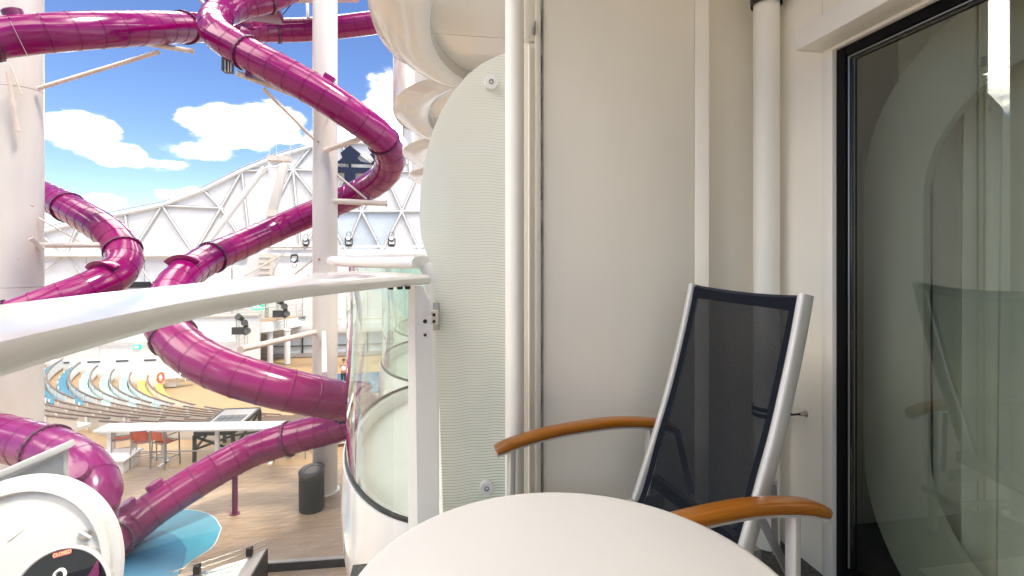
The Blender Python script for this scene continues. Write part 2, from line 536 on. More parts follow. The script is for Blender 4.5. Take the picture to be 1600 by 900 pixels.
def make_frosted():
    """green glass printed with fine white wavy lines; lines merge into solid white towards the outer edge"""
    m = bpy.data.materials.new('wave_printed_glass')
    m.use_nodes = True
    m.node_tree.nodes.clear()
    t = NT(m.node_tree)
    tc = t.n('ShaderNodeTexCoord')
    sp = t.n('ShaderNodeSeparateXYZ', {0: tc.outputs['Object']})
    x, y, z = sp.outputs
    ph = t.m('ADD', t.m('MULTIPLY', x, 52.0), t.m('MULTIPLY', z, 2.0))
    amp = t.n('ShaderNodeTexNoise', {'Vector': tc.outputs['Object'], 'Scale': 1.3, 'Detail': 1.0})
    wob = t.m('MULTIPLY', t.m('SINE', ph), t.m('MULTIPLY', amp.outputs[0], 1.7))
    ph2 = t.m('MULTIPLY', t.m('SINE', t.m('MULTIPLY', x, 19.0)), 1.2)
    ln = t.m('SINE', t.m('ADD', t.m('MULTIPLY', z, 2 * PI / 0.0128), t.m('ADD', wob, ph2)))
    # share of clear glass: wider gaps low and towards the wall
    gap = t.m('ADD', t.m('MULTIPLY', t.ramp(z, 1.9, 0.3, False), 0.62), t.m('MULTIPLY', t.ramp(x, 0.0, 0.34, False), 0.33))
    thr = t.m('SUBTRACT', 0.93, t.m('MULTIPLY', gap, 0.8))
    clear = t.ramp(ln, thr, t.m('ADD', thr, 0.30))
    df = t.n('ShaderNodeBsdfDiffuse', {0: (0.93, 0.93, 0.87, 1)})
    tl = t.n('ShaderNodeBsdfTranslucent', {0: (0.88, 0.91, 0.85, 1)})
    pr = t.n('ShaderNodeMixShader', {0: 0.35, 1: df.outputs[0], 2: tl.outputs[0]})
    tr = t.n('ShaderNodeBsdfTransparent', {0: (0.52, 0.60, 0.52, 1)})
    t1 = t.n('ShaderNodeMixShader', {0: t.m('ADD', 0.06, t.m('MULTIPLY', gap, 0.40)), 1: pr.outputs[0], 2: tr.outputs[0]})
    a = t.n('ShaderNodeMixShader', {0: clear, 1: pr.outputs[0], 2: t1.outputs[0]})
    gl = t.n('ShaderNodeBsdfGlossy', {'Roughness': 0.03})
    mx_ = t.n('ShaderNodeMixShader', {0: schlick(t), 1: a.outputs[0], 2: gl.outputs[0]})
    t.n('ShaderNodeOutputMaterial', {0: mx_.outputs[0]})
    return m


M['teak'] = make_wood()
M['deck'] = make_deck()
M['sling'] = make_sling()
M['frosted'] = make_frosted()

# ================================================================== SETTING
AC = Vector((-1.8, 42.4, 0))           # centre of the amphitheatre
DZ = -4.7                              # plaza deck


def ring(r0, r1, z, a0, a1, n, thick=0.0, mb=None):
    mb = mb or MB()
    prof = [(r0, z), (r1, z)] if not thick else [(r0, z), (r1, z), (r1, z - thick), (r0, z - thick), (r0, z)]
    return mb.lathe(prof, n, Matrix.Translation(AC), 0, R(a0), R(a1))


struct('sea', MB().add([(-3000, -3000, -32), (3000, -3000, -32), (3000, 3000, -32), (-3000, 3000, -32)], [(0, 1, 2, 3)]), M['sea'])
struct('plaza_deck', ring(27.2, 70, DZ, 0, 360, 160, 0.2), M['deck'])
struct('seating_deck', ring(25.1, 27.2, DZ + 0.004, 0, 360, 160, 0.2), M['tan_deck'])
struct('stage_floor', MB().lathe([(0.01, -7.36), (26.0, -7.36)], 96, Matrix.Translation(AC)), M['tan_deck'])
pool = MB()
pool.add([(-2.5 + 9 * math.cos(a), 35.4 + 2.9 * math.sin(a), -7.33) for a in [2 * PI * k / 48 for k in range(48)]], [tuple(range(48))])
struct('pool_water', pool, M['pool'])


def blob(pts, z, thick, mb=None):
    c_ = spline(pts + [pts[0]], 0.12)[:-1]
    return (mb or MB()).prism([(p.x, p.y, z - thick) for p in c_], (0, 0, thick))


pad = thing('splash_pad', 'teal and blue splash pad on the plaza deck below the purple tube slide exit', 'splash pad', (-5.201, 11.576, -4.7))
pad_pts = [(-4.395, 12.044, -4.69), (-4.814, 12.637, -4.69), (-5.436, 13.006, -4.69), (-6.052, 13.021, -4.69), (-6.68, 12.698, -4.69), (-6.668, 11.577, -4.69), (-5.685, 10.043, -4.69), (-4.692, 9.876, -4.69), (-4.62, 10.403, -4.69), (-4.491, 10.883, -4.69), (-4.294, 11.336, -4.69)]
cen = sum((Vector(p) for p in pad_pts), Vector()) / len(pad_pts)
big = [cen + (Vector(p) - cen) * 1.025 for p in pad_pts]
obj('rim', blob(big, DZ + 0.010, 0.03), M['pad_edge'], pad)
obj('pale_surface', blob(pad_pts, DZ + 0.016, 0.03), M['pad_aqua'], pad)
inner = [(-4.758, 11.299, -4.69), (-5.2, 11.848, -4.69), (-5.702, 12.134, -4.69), (-6.078, 11.898, -4.69), (-5.967, 11.027, -4.69), (-5.293, 10.063, -4.69), (-4.569, 9.941, -4.69), (-4.558, 10.587, -4.69)]
obj('dark_surface', blob(inner, DZ + 0.022, 0.03), M['pad_blue'], pad)

# ------------------------------------------------------------------ balcony shell
XW = 1.58
struct('balcony_floor', MB().box((-0.80, -3.4, -0.25), (1.22, 1.80, 0.0)), M['bounce_floor'])  # unseen floor made pale to reflect light up the partition wall
struct('balcony_floor_edge', MB().box((1.222, -3.4, -0.25), (XW + 0.02, 2.22, -0.004)).box((-0.3, 1.802, -0.25), (1.221, 2.22, -0.004)), M['floor'])  # dark floor in view, kept as a border round the invented pale part

pw = thing('partition_wall', 'cream steel partition wall behind the chair with a folded edge and caulked seam', 'wall', (0.9, 2.2, 0))
obj('main_panel', MB().prism([(0.497, 2.14, 0), (1.196, 2.14, 0), (1.1965, 2.26, 0), (0.497, 2.26, 0)], (0, 0, 2.86)), M['wall'], pw, bevel=0.004)
obj('edge_batten', MB().prism([(1.198, 2.137, 0), (1.251, 2.112, 0), (1.256, 2.118, 0), (1.256, 2.2215, 0), (1.198, 2.2215, 0)], (0, 0, 2.86)), M['wall'], pw, bevel=0.003)
obj('recessed_panel', MB().box((1.198, 2.222, 0), (1.70, 2.27, 2.86)), M['wall'], pw)
cs = MB()
for k in range(60):
    z0 = k * 2.86 / 60
    w_ = 0.0045 + 0.002 * math.sin(k * 1.7) + 0.0015 * random.random()
    cs.box((0.4965 - w_, 2.136 - 0.002 * random.random(), z0), (0.4968, 2.16, z0 + 2.86 / 60))
obj('caulk_seam', cs, M['caulk'], pw)
obj('edge_strip', MB().box((0.462, 2.146, 0), (0.489, 2.26, 2.86)), M['wall'], pw, bevel=0.004)
obj('channel_strip', MB().box((0.416, 2.152, 0), (0.4615, 2.26, 2.20)), M['wall'], pw, bevel=0.003)
obj('channel_rib', MB().box((0.434, 2.143, 0), (0.445, 2.156, 2.19)), M['wall'], pw, bevel=0.003)
obj('upper_plate', MB().box((0.416, 2.150, 2.21), (0.4615, 2.26, 2.86)), M['wall'], pw, bevel=0.003)
obj('latch', MB().box((0.452, 2.130, 2.235), (0.459, 2.150, 2.26)).box((0.458, 2.125, 2.235), (0.4615, 2.150, 2.285)), M['alu_dark'], pw)

wp = thing('support_post', 'slim round white post standing between the frosted glass screen and the partition wall', 'post', (0.357, 2.05, 0))
obj('shaft', MB().lathe([(0.0385, 0), (0.0385, 2.86)], 32, Matrix.Translation((0.357, 2.05, 0))), M['pipe'], wp)
obj('base_plate', MB().lathe([(0.0, 0.012), (0.07, 0.012), (0.07, 0.0)], 32, Matrix.Translation((0.357, 2.05, 0))), M['white'], wp)

dp = thing('drain_pipe', 'white vertical drain pipe in the wall corner with a black collar at its top', 'pipe', (1.497, 2.06, 0))
obj('pipe', MB().lathe([(0.054, 0), (0.054, 2.86)], 40, Matrix.Translation((1.497, 2.06, 0))), M['pipe'], dp)
obj('collar', MB().lathe([(0.054, 2.44), (0.064, 2.40), (0.066, 2.425), (0.066, 2.49), (0.054, 2.49)], 40, Matrix.Translation((1.497, 2.06, 0))), M['black'], dp)
st = MB()
for z in (0.585, 0.612):
    st.lathe([(0.0555, z - 0.008), (0.061, z - 0.008), (0.061, z + 0.008), (0.0555, z + 0.008)], 32, Matrix.Translation((1.497, 2.06, 0)))
tag(obj('strap', st.tube([(1.54, 2.015, 0.60), (1.53, 1.97, 0.615), (1.515, 1.93, 0.622)], 0.006, 8), M['black'], None),
    'black double strap wrapped round the drain pipe behind the chair', 'strap')
hk = thing('wall_hook', 'small steel peg sticking out of the wall beside the glass door', 'hook', (XW, 1.92, 0.622))
obj('peg', MB().tube([(XW, 1.92, 0.622), (XW - 0.03, 1.92, 0.622)], 0.0075, 12), M['steel_pin'], hk)
obj('rod', MB().tube([(XW - 0.03, 1.92, 0.622), (XW - 0.085, 1.923, 0.620)], 0.004, 10), M['black'], hk)
obj('escutcheon', MB().tube([(XW + 0.002, 1.92, 0.622), (XW - 0.003, 1.92, 0.622)], 0.012, 16), M['steel_pin'], hk)

# door wall, built in pieces around the opening (opening: y -1.6..1.816, z 0.03..2.19)
cw = thing('cabin_wall', 'cream cabin wall on the right that holds the sliding glass door', 'wall', (XW, 1.0, 0))
obj('end_panel', MB().box((XW, 1.832, 0), (XW + 0.13, 2.22, 2.86)), M['cabin_wall'], cw)
obj('top_panel', MB().box((XW, -3.4, 2.20), (XW + 0.13, 1.83, 2.86)), M['cabin_wall'], cw)
obj('rear_panel', MB().box((XW, -3.4, 0), (XW + 0.13, -1.65, 2.198)), M['cabin_wall'], cw)

sd = thing('sliding_door', 'big dark sliding glass door in a white frame reflecting the balcony', 'door', (1.6, 0.6, 0))
fr = MB()
obj('white_frame', MB().box((XW - 0.004, 1.775, 0.0), (XW + 0.07, 1.829, 2.145)), M['trim'], sd, bevel=0.002)
obj('white_frame', MB().box((XW - 0.005, -1.64, 2.097), (XW + 0.07, 1.7735, 2.145)), M['trim'], sd, bevel=0.002)
obj('sill', MB().box((XW - 0.003, -1.64, 0.0), (XW + 0.10, 1.7735, 0.03)), M['alu_dark'], sd, bevel=0.002)
g = 0.002
obj('black_frame', MB().box((XW + 0.012, 1.728, 0.032), (XW + 0.09, 1.773, 2.095)), M['frame_black'], sd, bevel=0.002)
obj('black_frame', MB().box((XW + 0.012, -1.62, 2.058), (XW + 0.09, 1.726, 2.095)), M['frame_black'], sd, bevel=0.002)
obj('black_frame', MB().box((XW + 0.012, -1.62, 0.032), (XW + 0.09, 1.726, 0.085)), M['frame_black'], sd, bevel=0.002)
ge = MB().tube([(XW + 0.022, 1.722, 0.09), (XW + 0.022, 1.722, 2.052)], 0.0035, 8)
ge.tube([(XW + 0.022, -1.6, 2.052), (XW + 0.022, 1.722, 2.052)], 0.0035, 8)
obj('gasket', ge, M['alu_dark'], sd)
ge = MB().tube([(XW + 0.020, 1.708, 0.09), (XW + 0.020, 1.708, 2.040)], 0.003, 8)
ge.tube([(XW + 0.020, -1.6, 2.040), (XW + 0.020, 1.708, 2.040)], 0.003, 8)
obj('gasket', ge, M['black_gloss'], sd)
obj('glass_pane', MB().add([(XW + 0.03, -1.6, 0.086), (XW + 0.03, 1.727, 0.086), (XW + 0.03, 1.727, 2.057), (XW + 0.03, -1.6, 2.057)], [(0, 1, 2, 3)]), M['glass_door'], sd)
hb = thing('door_header', 'long white box cover fixed to the wall above the sliding glass door', 'track cover', (1.52, 0.3, 2.11))
obj('cover', MB().box((1.462, -1.7, 2.108), (XW, 1.824, 2.192)), M['trim'], hb, bevel=0.004)
obj('end_cap', MB().box((1.459, 1.824, 2.106), (XW, 1.832, 2.195)), M['trim'], hb, bevel=0.002)

# cabin behind the glass
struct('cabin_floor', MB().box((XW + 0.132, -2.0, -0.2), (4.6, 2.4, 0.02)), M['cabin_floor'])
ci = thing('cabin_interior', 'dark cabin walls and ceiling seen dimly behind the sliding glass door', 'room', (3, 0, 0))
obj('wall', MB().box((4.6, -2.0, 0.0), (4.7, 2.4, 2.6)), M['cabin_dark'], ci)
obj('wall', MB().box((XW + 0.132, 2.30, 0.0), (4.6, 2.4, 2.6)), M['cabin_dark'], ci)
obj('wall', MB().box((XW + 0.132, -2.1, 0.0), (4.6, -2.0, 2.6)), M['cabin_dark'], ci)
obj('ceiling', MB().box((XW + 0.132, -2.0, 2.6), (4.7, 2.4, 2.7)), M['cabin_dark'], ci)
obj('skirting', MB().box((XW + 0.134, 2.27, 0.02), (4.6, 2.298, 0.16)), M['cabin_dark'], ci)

# pale surround with a rounded opening, just inside the door
def rrect(y0, y1, z0, z1, r_, n=14):
    out = []
    for cy, cz, a0 in ((y1 - r_, z1 - r_, 0), (y0 + r_, z1 - r_, 90), (y0 + r_, z0 + r_, 180), (y1 - r_, z0 + r_, 270)):
        for k in range(n + 1):
            a = R(a0 + 90 * k / n)
            out.append((cy + r_ * math.cos(a), cz + r_ * math.sin(a)))
    return out
ar = MB()
o_ = rrect(-1.3, 1.86, -0.12, 2.16, 0.60)
i_ = rrect(-1.0, 1.60, 0.16, 1.90, 0.40)
n_ = len(o_)
for x_ in (1.80, 1.83):
    ar.add([(x_, a, b) for a, b in o_] + [(x_, a, b) for a, b in i_], [(k, (k + 1) % n_, n_ + (k + 1) % n_, n_ + k) for k in range(n_)])
ar.add([(1.80, a, b) for a, b in i_] + [(1.83, a, b) for a, b in i_], [(k, (k + 1) % n_, n_ + (k + 1) % n_, n_ + k) for k in range(n_)])
ar.add([(1.80, a, b) for a, b in o_] + [(1.83, a, b) for a, b in o_], [(k, (k + 1) % n_, n_ + (k + 1) % n_, n_ + k) for k in range(n_)])
tag(obj('arched_surround', ar, M['arch'], None, smooth=40), 'pale rounded surround just inside the glass door, in front of the curtain', 'surround')


def curtain(y0, y1, x0, folds, amp, seed):
    rnd = random.Random(seed)
    ph = [rnd.uniform(0, 6.28) for _ in range(4)]
    def fn(u, v):
        y = y0 + (y1 - y0) * u
        a = amp * (0.75 + 0.35 * v)
        x = x0 + a * math.sin(2 * PI * folds * u + ph[0] + 0.5 * math.sin(5 * u + ph[1])) + 0.3 * a * math.sin(2 * PI * folds * 2.3 * u + ph[2])
        return (x, y + 0.012 * math.sin(9 * u + 2 * v), 2.35 - 2.30 * v)
    return MB().grid(fn, int(folds * 14), 8)
tag(obj('curtain', curtain(0.45, 1.88, 1.97, 11, 0.045, 3), M['curtain'], None, smooth=60), 'pale sheer curtain hanging in folds behind the glass door', 'curtain')
tag(obj('curtain', curtain(-0.9, 0.30, 2.02, 6, 0.04, 5), M['cabin_dark'], None, smooth=60), 'dark heavy curtain drawn at the near end of the glass door', 'curtain')

# ------------------------------------------------------------------ frosted screen
fs_ = thing('glass_screen', 'tall frosted glass privacy screen with a curved top and fine wavy lines', 'screen', (0.2, 2.27, 0))
out = [(0.383, 2.27, 2.209), (0.311, 2.27, 2.179), (0.244, 2.27, 2.14), (0.182, 2.27, 2.088), (0.12, 2.27, 2.011), (0.069, 2.27, 1.927), (0.028, 2.27, 1.827), (-0.003, 2.27, 1.711), (-0.022, 2.27, 1.579), (-0.027, 2.27, 1.454), (-0.019, 2.27, 1.364), (0.003, 2.27, 1.3), (0.03, 2.27, 1.244), (0.042, 2.27, 1.174), (0.044, 2.27, 0.949), (0.061, 2.27, 0.611), (0.075, 2.27, 0.161), (0.081, 2.27, -0.014), (0.383, 2.27, -0.061)]
obj('glass', MB().prism(out, (0, 0.012, 0)), M['frosted'], fs_, smooth=20)
for (q, nm) in (((0.286, 2.255, 2.055), 0), ((0.266, 2.255, 0.26), 1)):
    T = Matrix.Translation(Vector(q)) @ Matrix.Rotation(R(90), 4, 'X')
    k = obj('standoff', MB().lathe([(0, 0.012), (0.028, 0.012), (0.031, 0.009), (0.031, -0.013)], 32, T), M['white'], fs_)
    obj('screw', MB().lathe([(0, 0.010), (0.005, 0.010), (0.009, 0.0145), (0.010, 0.0145), (0.010, 0.012)], 20, T), M['black'], k)
br = obj('bracket', MB().box((0.031, 2.225, 0.966), (0.061, 2.262, 1.083)), M['steel_pin'], fs_, bevel=0.002)
obj('plate', MB().box((0.020, 2.205, 0.993), (0.052, 2.224, 1.055)), M['trim'], br, bevel=0.004)
sc = MB()
for z in (1.008, 1.036):
    sc.lathe([(0, 0.003), (0.0065, 0.003), (0.0065, -0.002)], 16, Matrix.Translation((0.035, 2.204, z)) @ Matrix.Rotation(R(90), 4, 'X'))
obj('screw', sc, M['black'], br)

# ------------------------------------------------------------------ bulging balcony fronts
def bulge(y, y0, y1, x0, B, p=2.2, q=0.62):
    u = max(-1.0, min(1.0, (y - (y0 + y1) / 2) / ((y1 - y0) / 2)))
    return x0 - B * max(0.0, 1 - abs(u) ** p) ** q


def bow(y0, y1, x0, B, n=40, p=2.2, q=0.62, e0=0.0, e1=0.0):
    out = []
    for k in range(n + 1):
        u = -math.cos(PI * k / n)
        y = (y0 + y1) / 2 + u * (y1 - y0) / 2
        if y < y0 + e0 or y > y1 - e1:
            continue
        out.append(Vector((bulge(y, y0, y1, x0, B, p, q), y, 0)))
    return out


RAILP = [(-0.146, -0.004), (-0.143, -0.030), (-0.128, -0.042), (0.095, -0.042), (0.118, -0.030), (0.125, -0.008), (0.118, 0.010), (0.095, 0.019), (0.0, 0.024), (-0.09, 0.022), (-0.125, 0.018), (-0.140, 0.010)]


def sweep_xy(pts, prof, mb=None):
    """prof (outward offset, height) swept along plan curve pts"""
    mb = mb or MB()
    n = len(prof)
    vs = []
    for i, p in enumerate(pts):
        d = (pts[min(i + 1, len(pts) - 1)] - pts[max(i - 1, 0)]).normalized()
        nrm = Vector((-d.y, d.x, 0))         # to -X when running to +Y
        vs += [Vector((p.x, p.y, 0)) + nrm * a + Vector((0, 0, b)) for a, b in prof]
    fs = []
    for i in range(len(pts) - 1):
        for k in range(n):
            fs.append((i * n + k, i * n + (k + 1) % n, (i + 1) * n + (k + 1) % n, (i + 1) * n + k))
    fs.append(tuple(range(n)))
    fs.append(tuple((len(pts) - 1) * n + k for k in range(n - 1, -1, -1)))
    return mb.add(vs, fs)


RZ = 1.214
br_ = thing('balcony_railing', 'broad glossy white curved handrail with clear glass running across the left of the balcony', 'railing', (-0.4, 1.0, 0))
outer = spline([(-0.62, -3.3, 0), (-0.62, -1.5, 0), (-0.62, 0.2, 0), (-0.622, 0.86, 0), (-0.61, 1.12, 0), (-0.575, 1.40, 0), (-0.49, 1.85, 0), (-0.40, 2.05, 0), (-0.29, 2.19, 0)], 0.05)
inner = spline([(-0.42, -3.3, 0), (-0.42, -1.5, 0), (-0.42, 0.0, 0), (-0.437, 0.55, 0), (-0.452, 0.85, 0), (-0.440, 1.18, 0), (-0.355, 1.55, 0), (-0.150, 1.95, 0), (0.022, 2.19, 0)], 0.05)
nr = 90
def at_(c_, t):
    k = t * (len(c_) - 1)
    i = min(int(k), len(c_) - 2)
    return c_[i].lerp(c_[i + 1], k - i)
hr = MB()
HP = [(0.0, 1.168), (0.0, 1.216), (0.04, 1.224), (0.5, 1.219), (0.88, 1.209), (0.96, 1.205), (1.0, 1.194), (1.0, 1.176), (0.97, 1.168)]
vs, fs = [], []
for i in range(nr + 1):
    o_, i_ = at_(outer, i / nr), at_(inner, i / nr)
    for t, z in HP:
        p = o_.lerp(i_, t)
        vs.append((p.x, p.y, z))
m_ = len(HP)
for i in range(nr):
    for k in range(m_):
        fs.append((i * m_ + k, i * m_ + (k + 1) % m_, (i + 1) * m_ + (k + 1) % m_, (i + 1) * m_ + k))
fs.append(tuple(range(m_)))
fs.append(tuple(nr * m_ + k for k in range(m_ - 1, -1, -1)))
obj('handrail', hr.add(vs, fs), M['gloss_white'], br_, smooth=40)
gc = [at_(outer, k / 60).lerp(at_(inner, k / 60), 0.45 + 0.27 * max(0, k / 60 - 0.75) / 0.25) for k in range(60)]
gc = [p for p in gc if p.y < 2.12]
for k in range(3):
    n0 = (len(gc) - 1) * k // 3
    n1 = (len(gc) - 1) * (k + 1) // 3
    seg = gc[n0:n1 + 1]
    mb_ = MB()
    for i in range(len(seg) - 1):
        a, b = seg[i], seg[i + 1]
        mb_.add([(a.x, a.y, 0.03), (b.x, b.y, 0.03), (b.x, b.y, 1.166), (a.x, a.y, 1.166)], [(0, 1, 2, 3)])
    obj('glass_panel', mb_, M['glass_rail'], br_, smooth=60)
obj('curb', sweep_xy(gc, [(-0.03, -0.02), (-0.03, 0.025), (0.03, 0.025), (0.05, -0.1), (0.02, -0.35), (-0.1, -0.45)]), M['gloss_white'], br_, smooth=50)
ep = obj('end_post', MB().prism([(-0.030, 2.135, 0.0), (0.066, 2.135, 0.0), (0.026, 2.135, 0.93), (0.020, 2.135, 1.09), (-0.012, 2.135, 1.164), (-0.044, 2.135, 1.164)], (0, 0.05, 0)).prism([(-0.0302, 2.135, 0.0), (-0.0442, 2.135, 1.164), (-0.071, 2.165, 1.164), (-0.071, 2.165, 0.0)], (0.0, 0.02, 0)), M['gloss_white'], br_, bevel=0.0)
for z, r_, mt, dd in ((1.058, 0.010, 'white', 0.012), (1.018, 0.0085, 'black', 0.002), (0.962, 0.0065, 'black', 0.002)):
    obj('bolt', MB().lathe([(0, dd), (r_, dd), (r_, -0.002)], 20, Matrix.Translation((-0.002, 2.135, z)) @ Matrix.Rotation(R(90), 4, 'X')), M[mt], ep)
for x_ in (-0.135, -0.10, -0.07):
    obj('rubber_foot', MB().lathe([(0, -0.012), (0.010, -0.012), (0.012, 0.0)], 12, Matrix.Translation((x_, 2.06, 1.168))), M['black'], br_)

Y1, LB = 2.30, 2.5
for nb_ in range(1, 4):
    ya, yb = Y1 + (nb_ - 1) * LB, Y1 + nb_ * LB
    words = ['just past the frosted glass screen', 'second one past the frosted glass screen', 'third one past the frosted glass screen'][nb_ - 1]
    t_ = thing('balcony_railing', 'bulging white balcony railing with greenish glass, ' + words, 'railing', (-0.3, (ya + yb) / 2, 0), 0, 'railings of the balconies beyond the screen')
    c_ = bow(ya + 0.02, yb - 0.02, 0.0, 0.50)
    hz_ = 1.265
    obj('handrail', sweep_xy(c_, [(a * 0.8, hz_ + b * 0.8) for a, b in RAILP]), M['gloss_white'], t_, smooth=50)
    c_ = bow(ya + 0.02, yb - 0.02, 0.0, 0.49)
    for k in range(2):
        seg = c_[len(c_) * k // 2: len(c_) * (k + 1) // 2 + 1]
        mb_ = MB()
        for i in range(len(seg) - 1):
            a, b = seg[i], seg[i + 1]
            mb_.add([(a.x, a.y, 0.115), (b.x, b.y, 0.115), (b.x, b.y, hz_ - 0.03), (a.x, a.y, hz_ - 0.03)], [(0, 1, 2, 3)])
        obj('glass_panel', mb_, M['glass_neigh'], t_, smooth=60)
    obj('glass_bead', sweep_xy(c_, [(-0.010, 0.088), (-0.010, 0.106), (0.010, 0.106), (0.010, 0.088)]), M['dark_frame'], t_)
    obj('curb', sweep_xy(c_, [(-0.05, 0.0), (-0.05, 0.09), (0.02, 0.09), (0.03, -0.2), (0.015, -0.42), (-0.04, -0.62), (-0.14, -0.78), (-0.3, -0.85), (-0.3, -0.4)]), M['gloss_white'], t_, smooth=50)
    obj('floor', MB().prism([(p.x, p.y, -0.25) for p in c_] + [(XW, yb, -0.25), (XW, ya, -0.25)], (0, 0, 0.24)), M['white'], t_)
    if nb_ == 1:
        obj('end_post', MB().tube([(0.03, 2.34, 0.0), (0.03, 2.34, 1.10), (0.025, 2.345, 1.18), (0.0, 2.36, 1.245)], 1.0, prof=[(-0.03, -0.02), (0.03, -0.02), (0.03, 0.02), (-0.03, 0.02)], up=(0, 1, 0)), M['gloss_white'], t_, bevel=0.003)

ZS = 2.92
for nb_ in range(0, 5):
    ya, yb = (Y1 + (nb_ - 1) * LB, Y1 + nb_ * LB) if nb_ else (-3.4, Y1)
    words = ['above this balcony', 'just past the frosted screen, nearest and largest', 'second past the frosted glass screen', 'third past the frosted glass screen', 'fourth past the frosted glass screen'][nb_]
    t_ = thing('upper_balcony', 'glossy bulging underside of the upper balcony ' + words, 'balcony', (0.2, (ya + yb) / 2, ZS), 0, 'undersides of the upper row of balconies')
    ya += 0.004
    yb -= 0.004
    oc = bow(ya, yb, 0.05, 0.42 if nb_ else 0.5, 40, 2.2, 0.8)
    ic = bow(ya, yb, 0.42, 0.42, 40, 2.2, 0.8)
    # outer wall, glossy gutter-shaped rim, lip, recessed soffit
    w_ = MB()
    prof = [(0.0, 0.62), (0.0, 0.0)]
    n_ = len(oc)
    vs, fs = [], []
    prof = [(0.0, ZS + 0.62), (0.0, ZS + 0.02), (0.015, ZS - 0.004), (0.05, ZS - 0.015)]
    steps = 9
    for i in range(n_):
        a, b = oc[i], ic[i]
        d = (b - a)
        row = [Vector((a.x, a.y, ZS + 0.62)), Vector((a.x, a.y, ZS + 0.02))]
        for k in range(steps + 1):
            s_ = k / steps
            row.append(Vector((a.x + d.x * s_, a.y + d.y * s_, ZS + 0.0 - 0.14 * math.sin(PI * (0.15 + 0.55 * s_)) + 0.06)))
        row.append(Vector((b.x + 0.03, b.y, ZS - 0.035)))
        row.append(Vector((b.x + 0.03, b.y, ZS + 0.14)))
        vs += row
        m_ = len(row)
    fs = [(i * m_ + k, i * m_ + k + 1, (i + 1) * m_ + k + 1, (i + 1) * m_ + k) for i in range(n_ - 1) for k in range(m_ - 1)]
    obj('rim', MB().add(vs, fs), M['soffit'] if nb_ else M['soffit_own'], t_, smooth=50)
    # recessed soffit panels with open joints
    edges = [0.0, 0.30, 0.58, 0.86, 1.0]
    for k in range(3):
        y0_ = ya + (yb - ya) * k / 3 + 0.004
        y1_ = ya + (yb - ya) * (k + 1) / 3 - 0.004
        pts = [Vector((bulge(y0_ + (y1_ - y0_) * j / 6, ya, yb, 0.45, 0.42, 2.2, 0.8), y0_ + (y1_ - y0_) * j / 6, ZS + 0.06)) for j in range(7)]
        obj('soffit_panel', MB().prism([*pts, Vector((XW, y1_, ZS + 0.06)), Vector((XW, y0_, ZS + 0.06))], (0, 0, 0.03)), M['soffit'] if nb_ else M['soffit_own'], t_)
    obj('beam', MB().box((0.3, yb - 0.06, ZS - 0.10), (XW, yb, ZS + 0.062)), M['soffit'], t_, bevel=0.005)
    obj('slab', MB().prism([Vector((p.x + 0.02, p.y, ZS + 0.40)) for p in oc] + [Vector((XW + 0.0, yb, ZS + 0.40)), Vector((XW, ya, ZS + 0.40))], (0, 0, 0.16)), M['white'], t_)

hull = thing('hull_block', 'white ship superstructure of cabins rising on the right behind the balconies', 'building', (3, 6, -4.7))
obj('cabin_block', MB().box((XW + 0.002, 2.45, DZ), (7.0, 16.0, 2.85)), M['white'], hull)
obj('cabin_block', MB().box((XW + 0.002, -6.0, 2.87), (7.0, 16.0, 3.7)), M['white'], hull)
obj('cabin_block', MB().box((XW + 0.002, -6.0, DZ), (7.0, 2.44, -0.26)), M['white'], hull)
obj('side_wall', MB().box((0.35, -3.48, 0.0), (XW, -3.41, 2.86)), M['wall'], hull)

# ------------------------------------------------------------------ table
tb = thing('round_table', 'round white table with a smooth top in the foreground', 'table', (0.2436, 0.831, 0))
T = Matrix.Translation((0.2436, 0.831, 0))
obj('top', MB().lathe([(0, 0.72), (0.375, 0.72), (0.385, 0.7175), (0.390, 0.711), (0.390, 0.699), (0.384, 0.692), (0.30, 0.690), (0, 0.690)], 96, T), M['table'], tb, smooth=45)
obj('pedestal', MB().lathe([(0.12, 0.689), (0.12, 0.68), (0.035, 0.672), (0.035, 0.04)], 32, T), M['alu'], tb)
obj('base', MB().lathe([(0.035, 0.045), (0.19, 0.028), (0.20, 0.0)], 40, T), M['alu_dark'], tb)

# ------------------------------------------------------------------ chair (local: x forward, y towards the camera side)
ch = thing('deck_chair', 'high backed deck chair with navy mesh sling, silver frame and brown wooden armrests', 'chair', (1.112, 1.66, 0), math.atan2(-0.130, -0.992))
bpf = spline([(0.0, 0, 1.172), (0.040, 0, 1.0), (0.105, 0, 0.77), (0.170, 0, 0.58), (0.262, 0, 0.335)], 0.05)
OV = [(0.014 * math.copysign(abs(math.cos(a)) ** 0.6, math.cos(a)), 0.025 * math.copysign(abs(math.sin(a)) ** 0.6, math.sin(a))) for a in [2 * PI * k / 16 for k in range(16)]]
for sy in (-1, 1):
    obj('back_rail', MB().tube([(p.x, sy * 0.268, p.z) for p in bpf], 1.0, prof=OV, up=(1, 0, 0)), M['alu'], ch, local=True, smooth=50)


def sling_pt(u, v, w=0.249):
    """u across, v from the top of the back to the front of the seat"""
    prof_ = sling_path
    t = v * (len(prof_) - 1)
    i = min(int(t), len(prof_) - 2)
    p = prof_[i].lerp(prof_[i + 1], t - i)
    sag = 0.022 * (1 - u * u)
    return Vector((p.x - sag * (0.9 if p.x < 0.3 else 0.1), u * w, p.z - sag * (0.1 if p.x < 0.3 else 0.9) - (0.010 * (1 - u * u) if v < 0.02 else 0)))


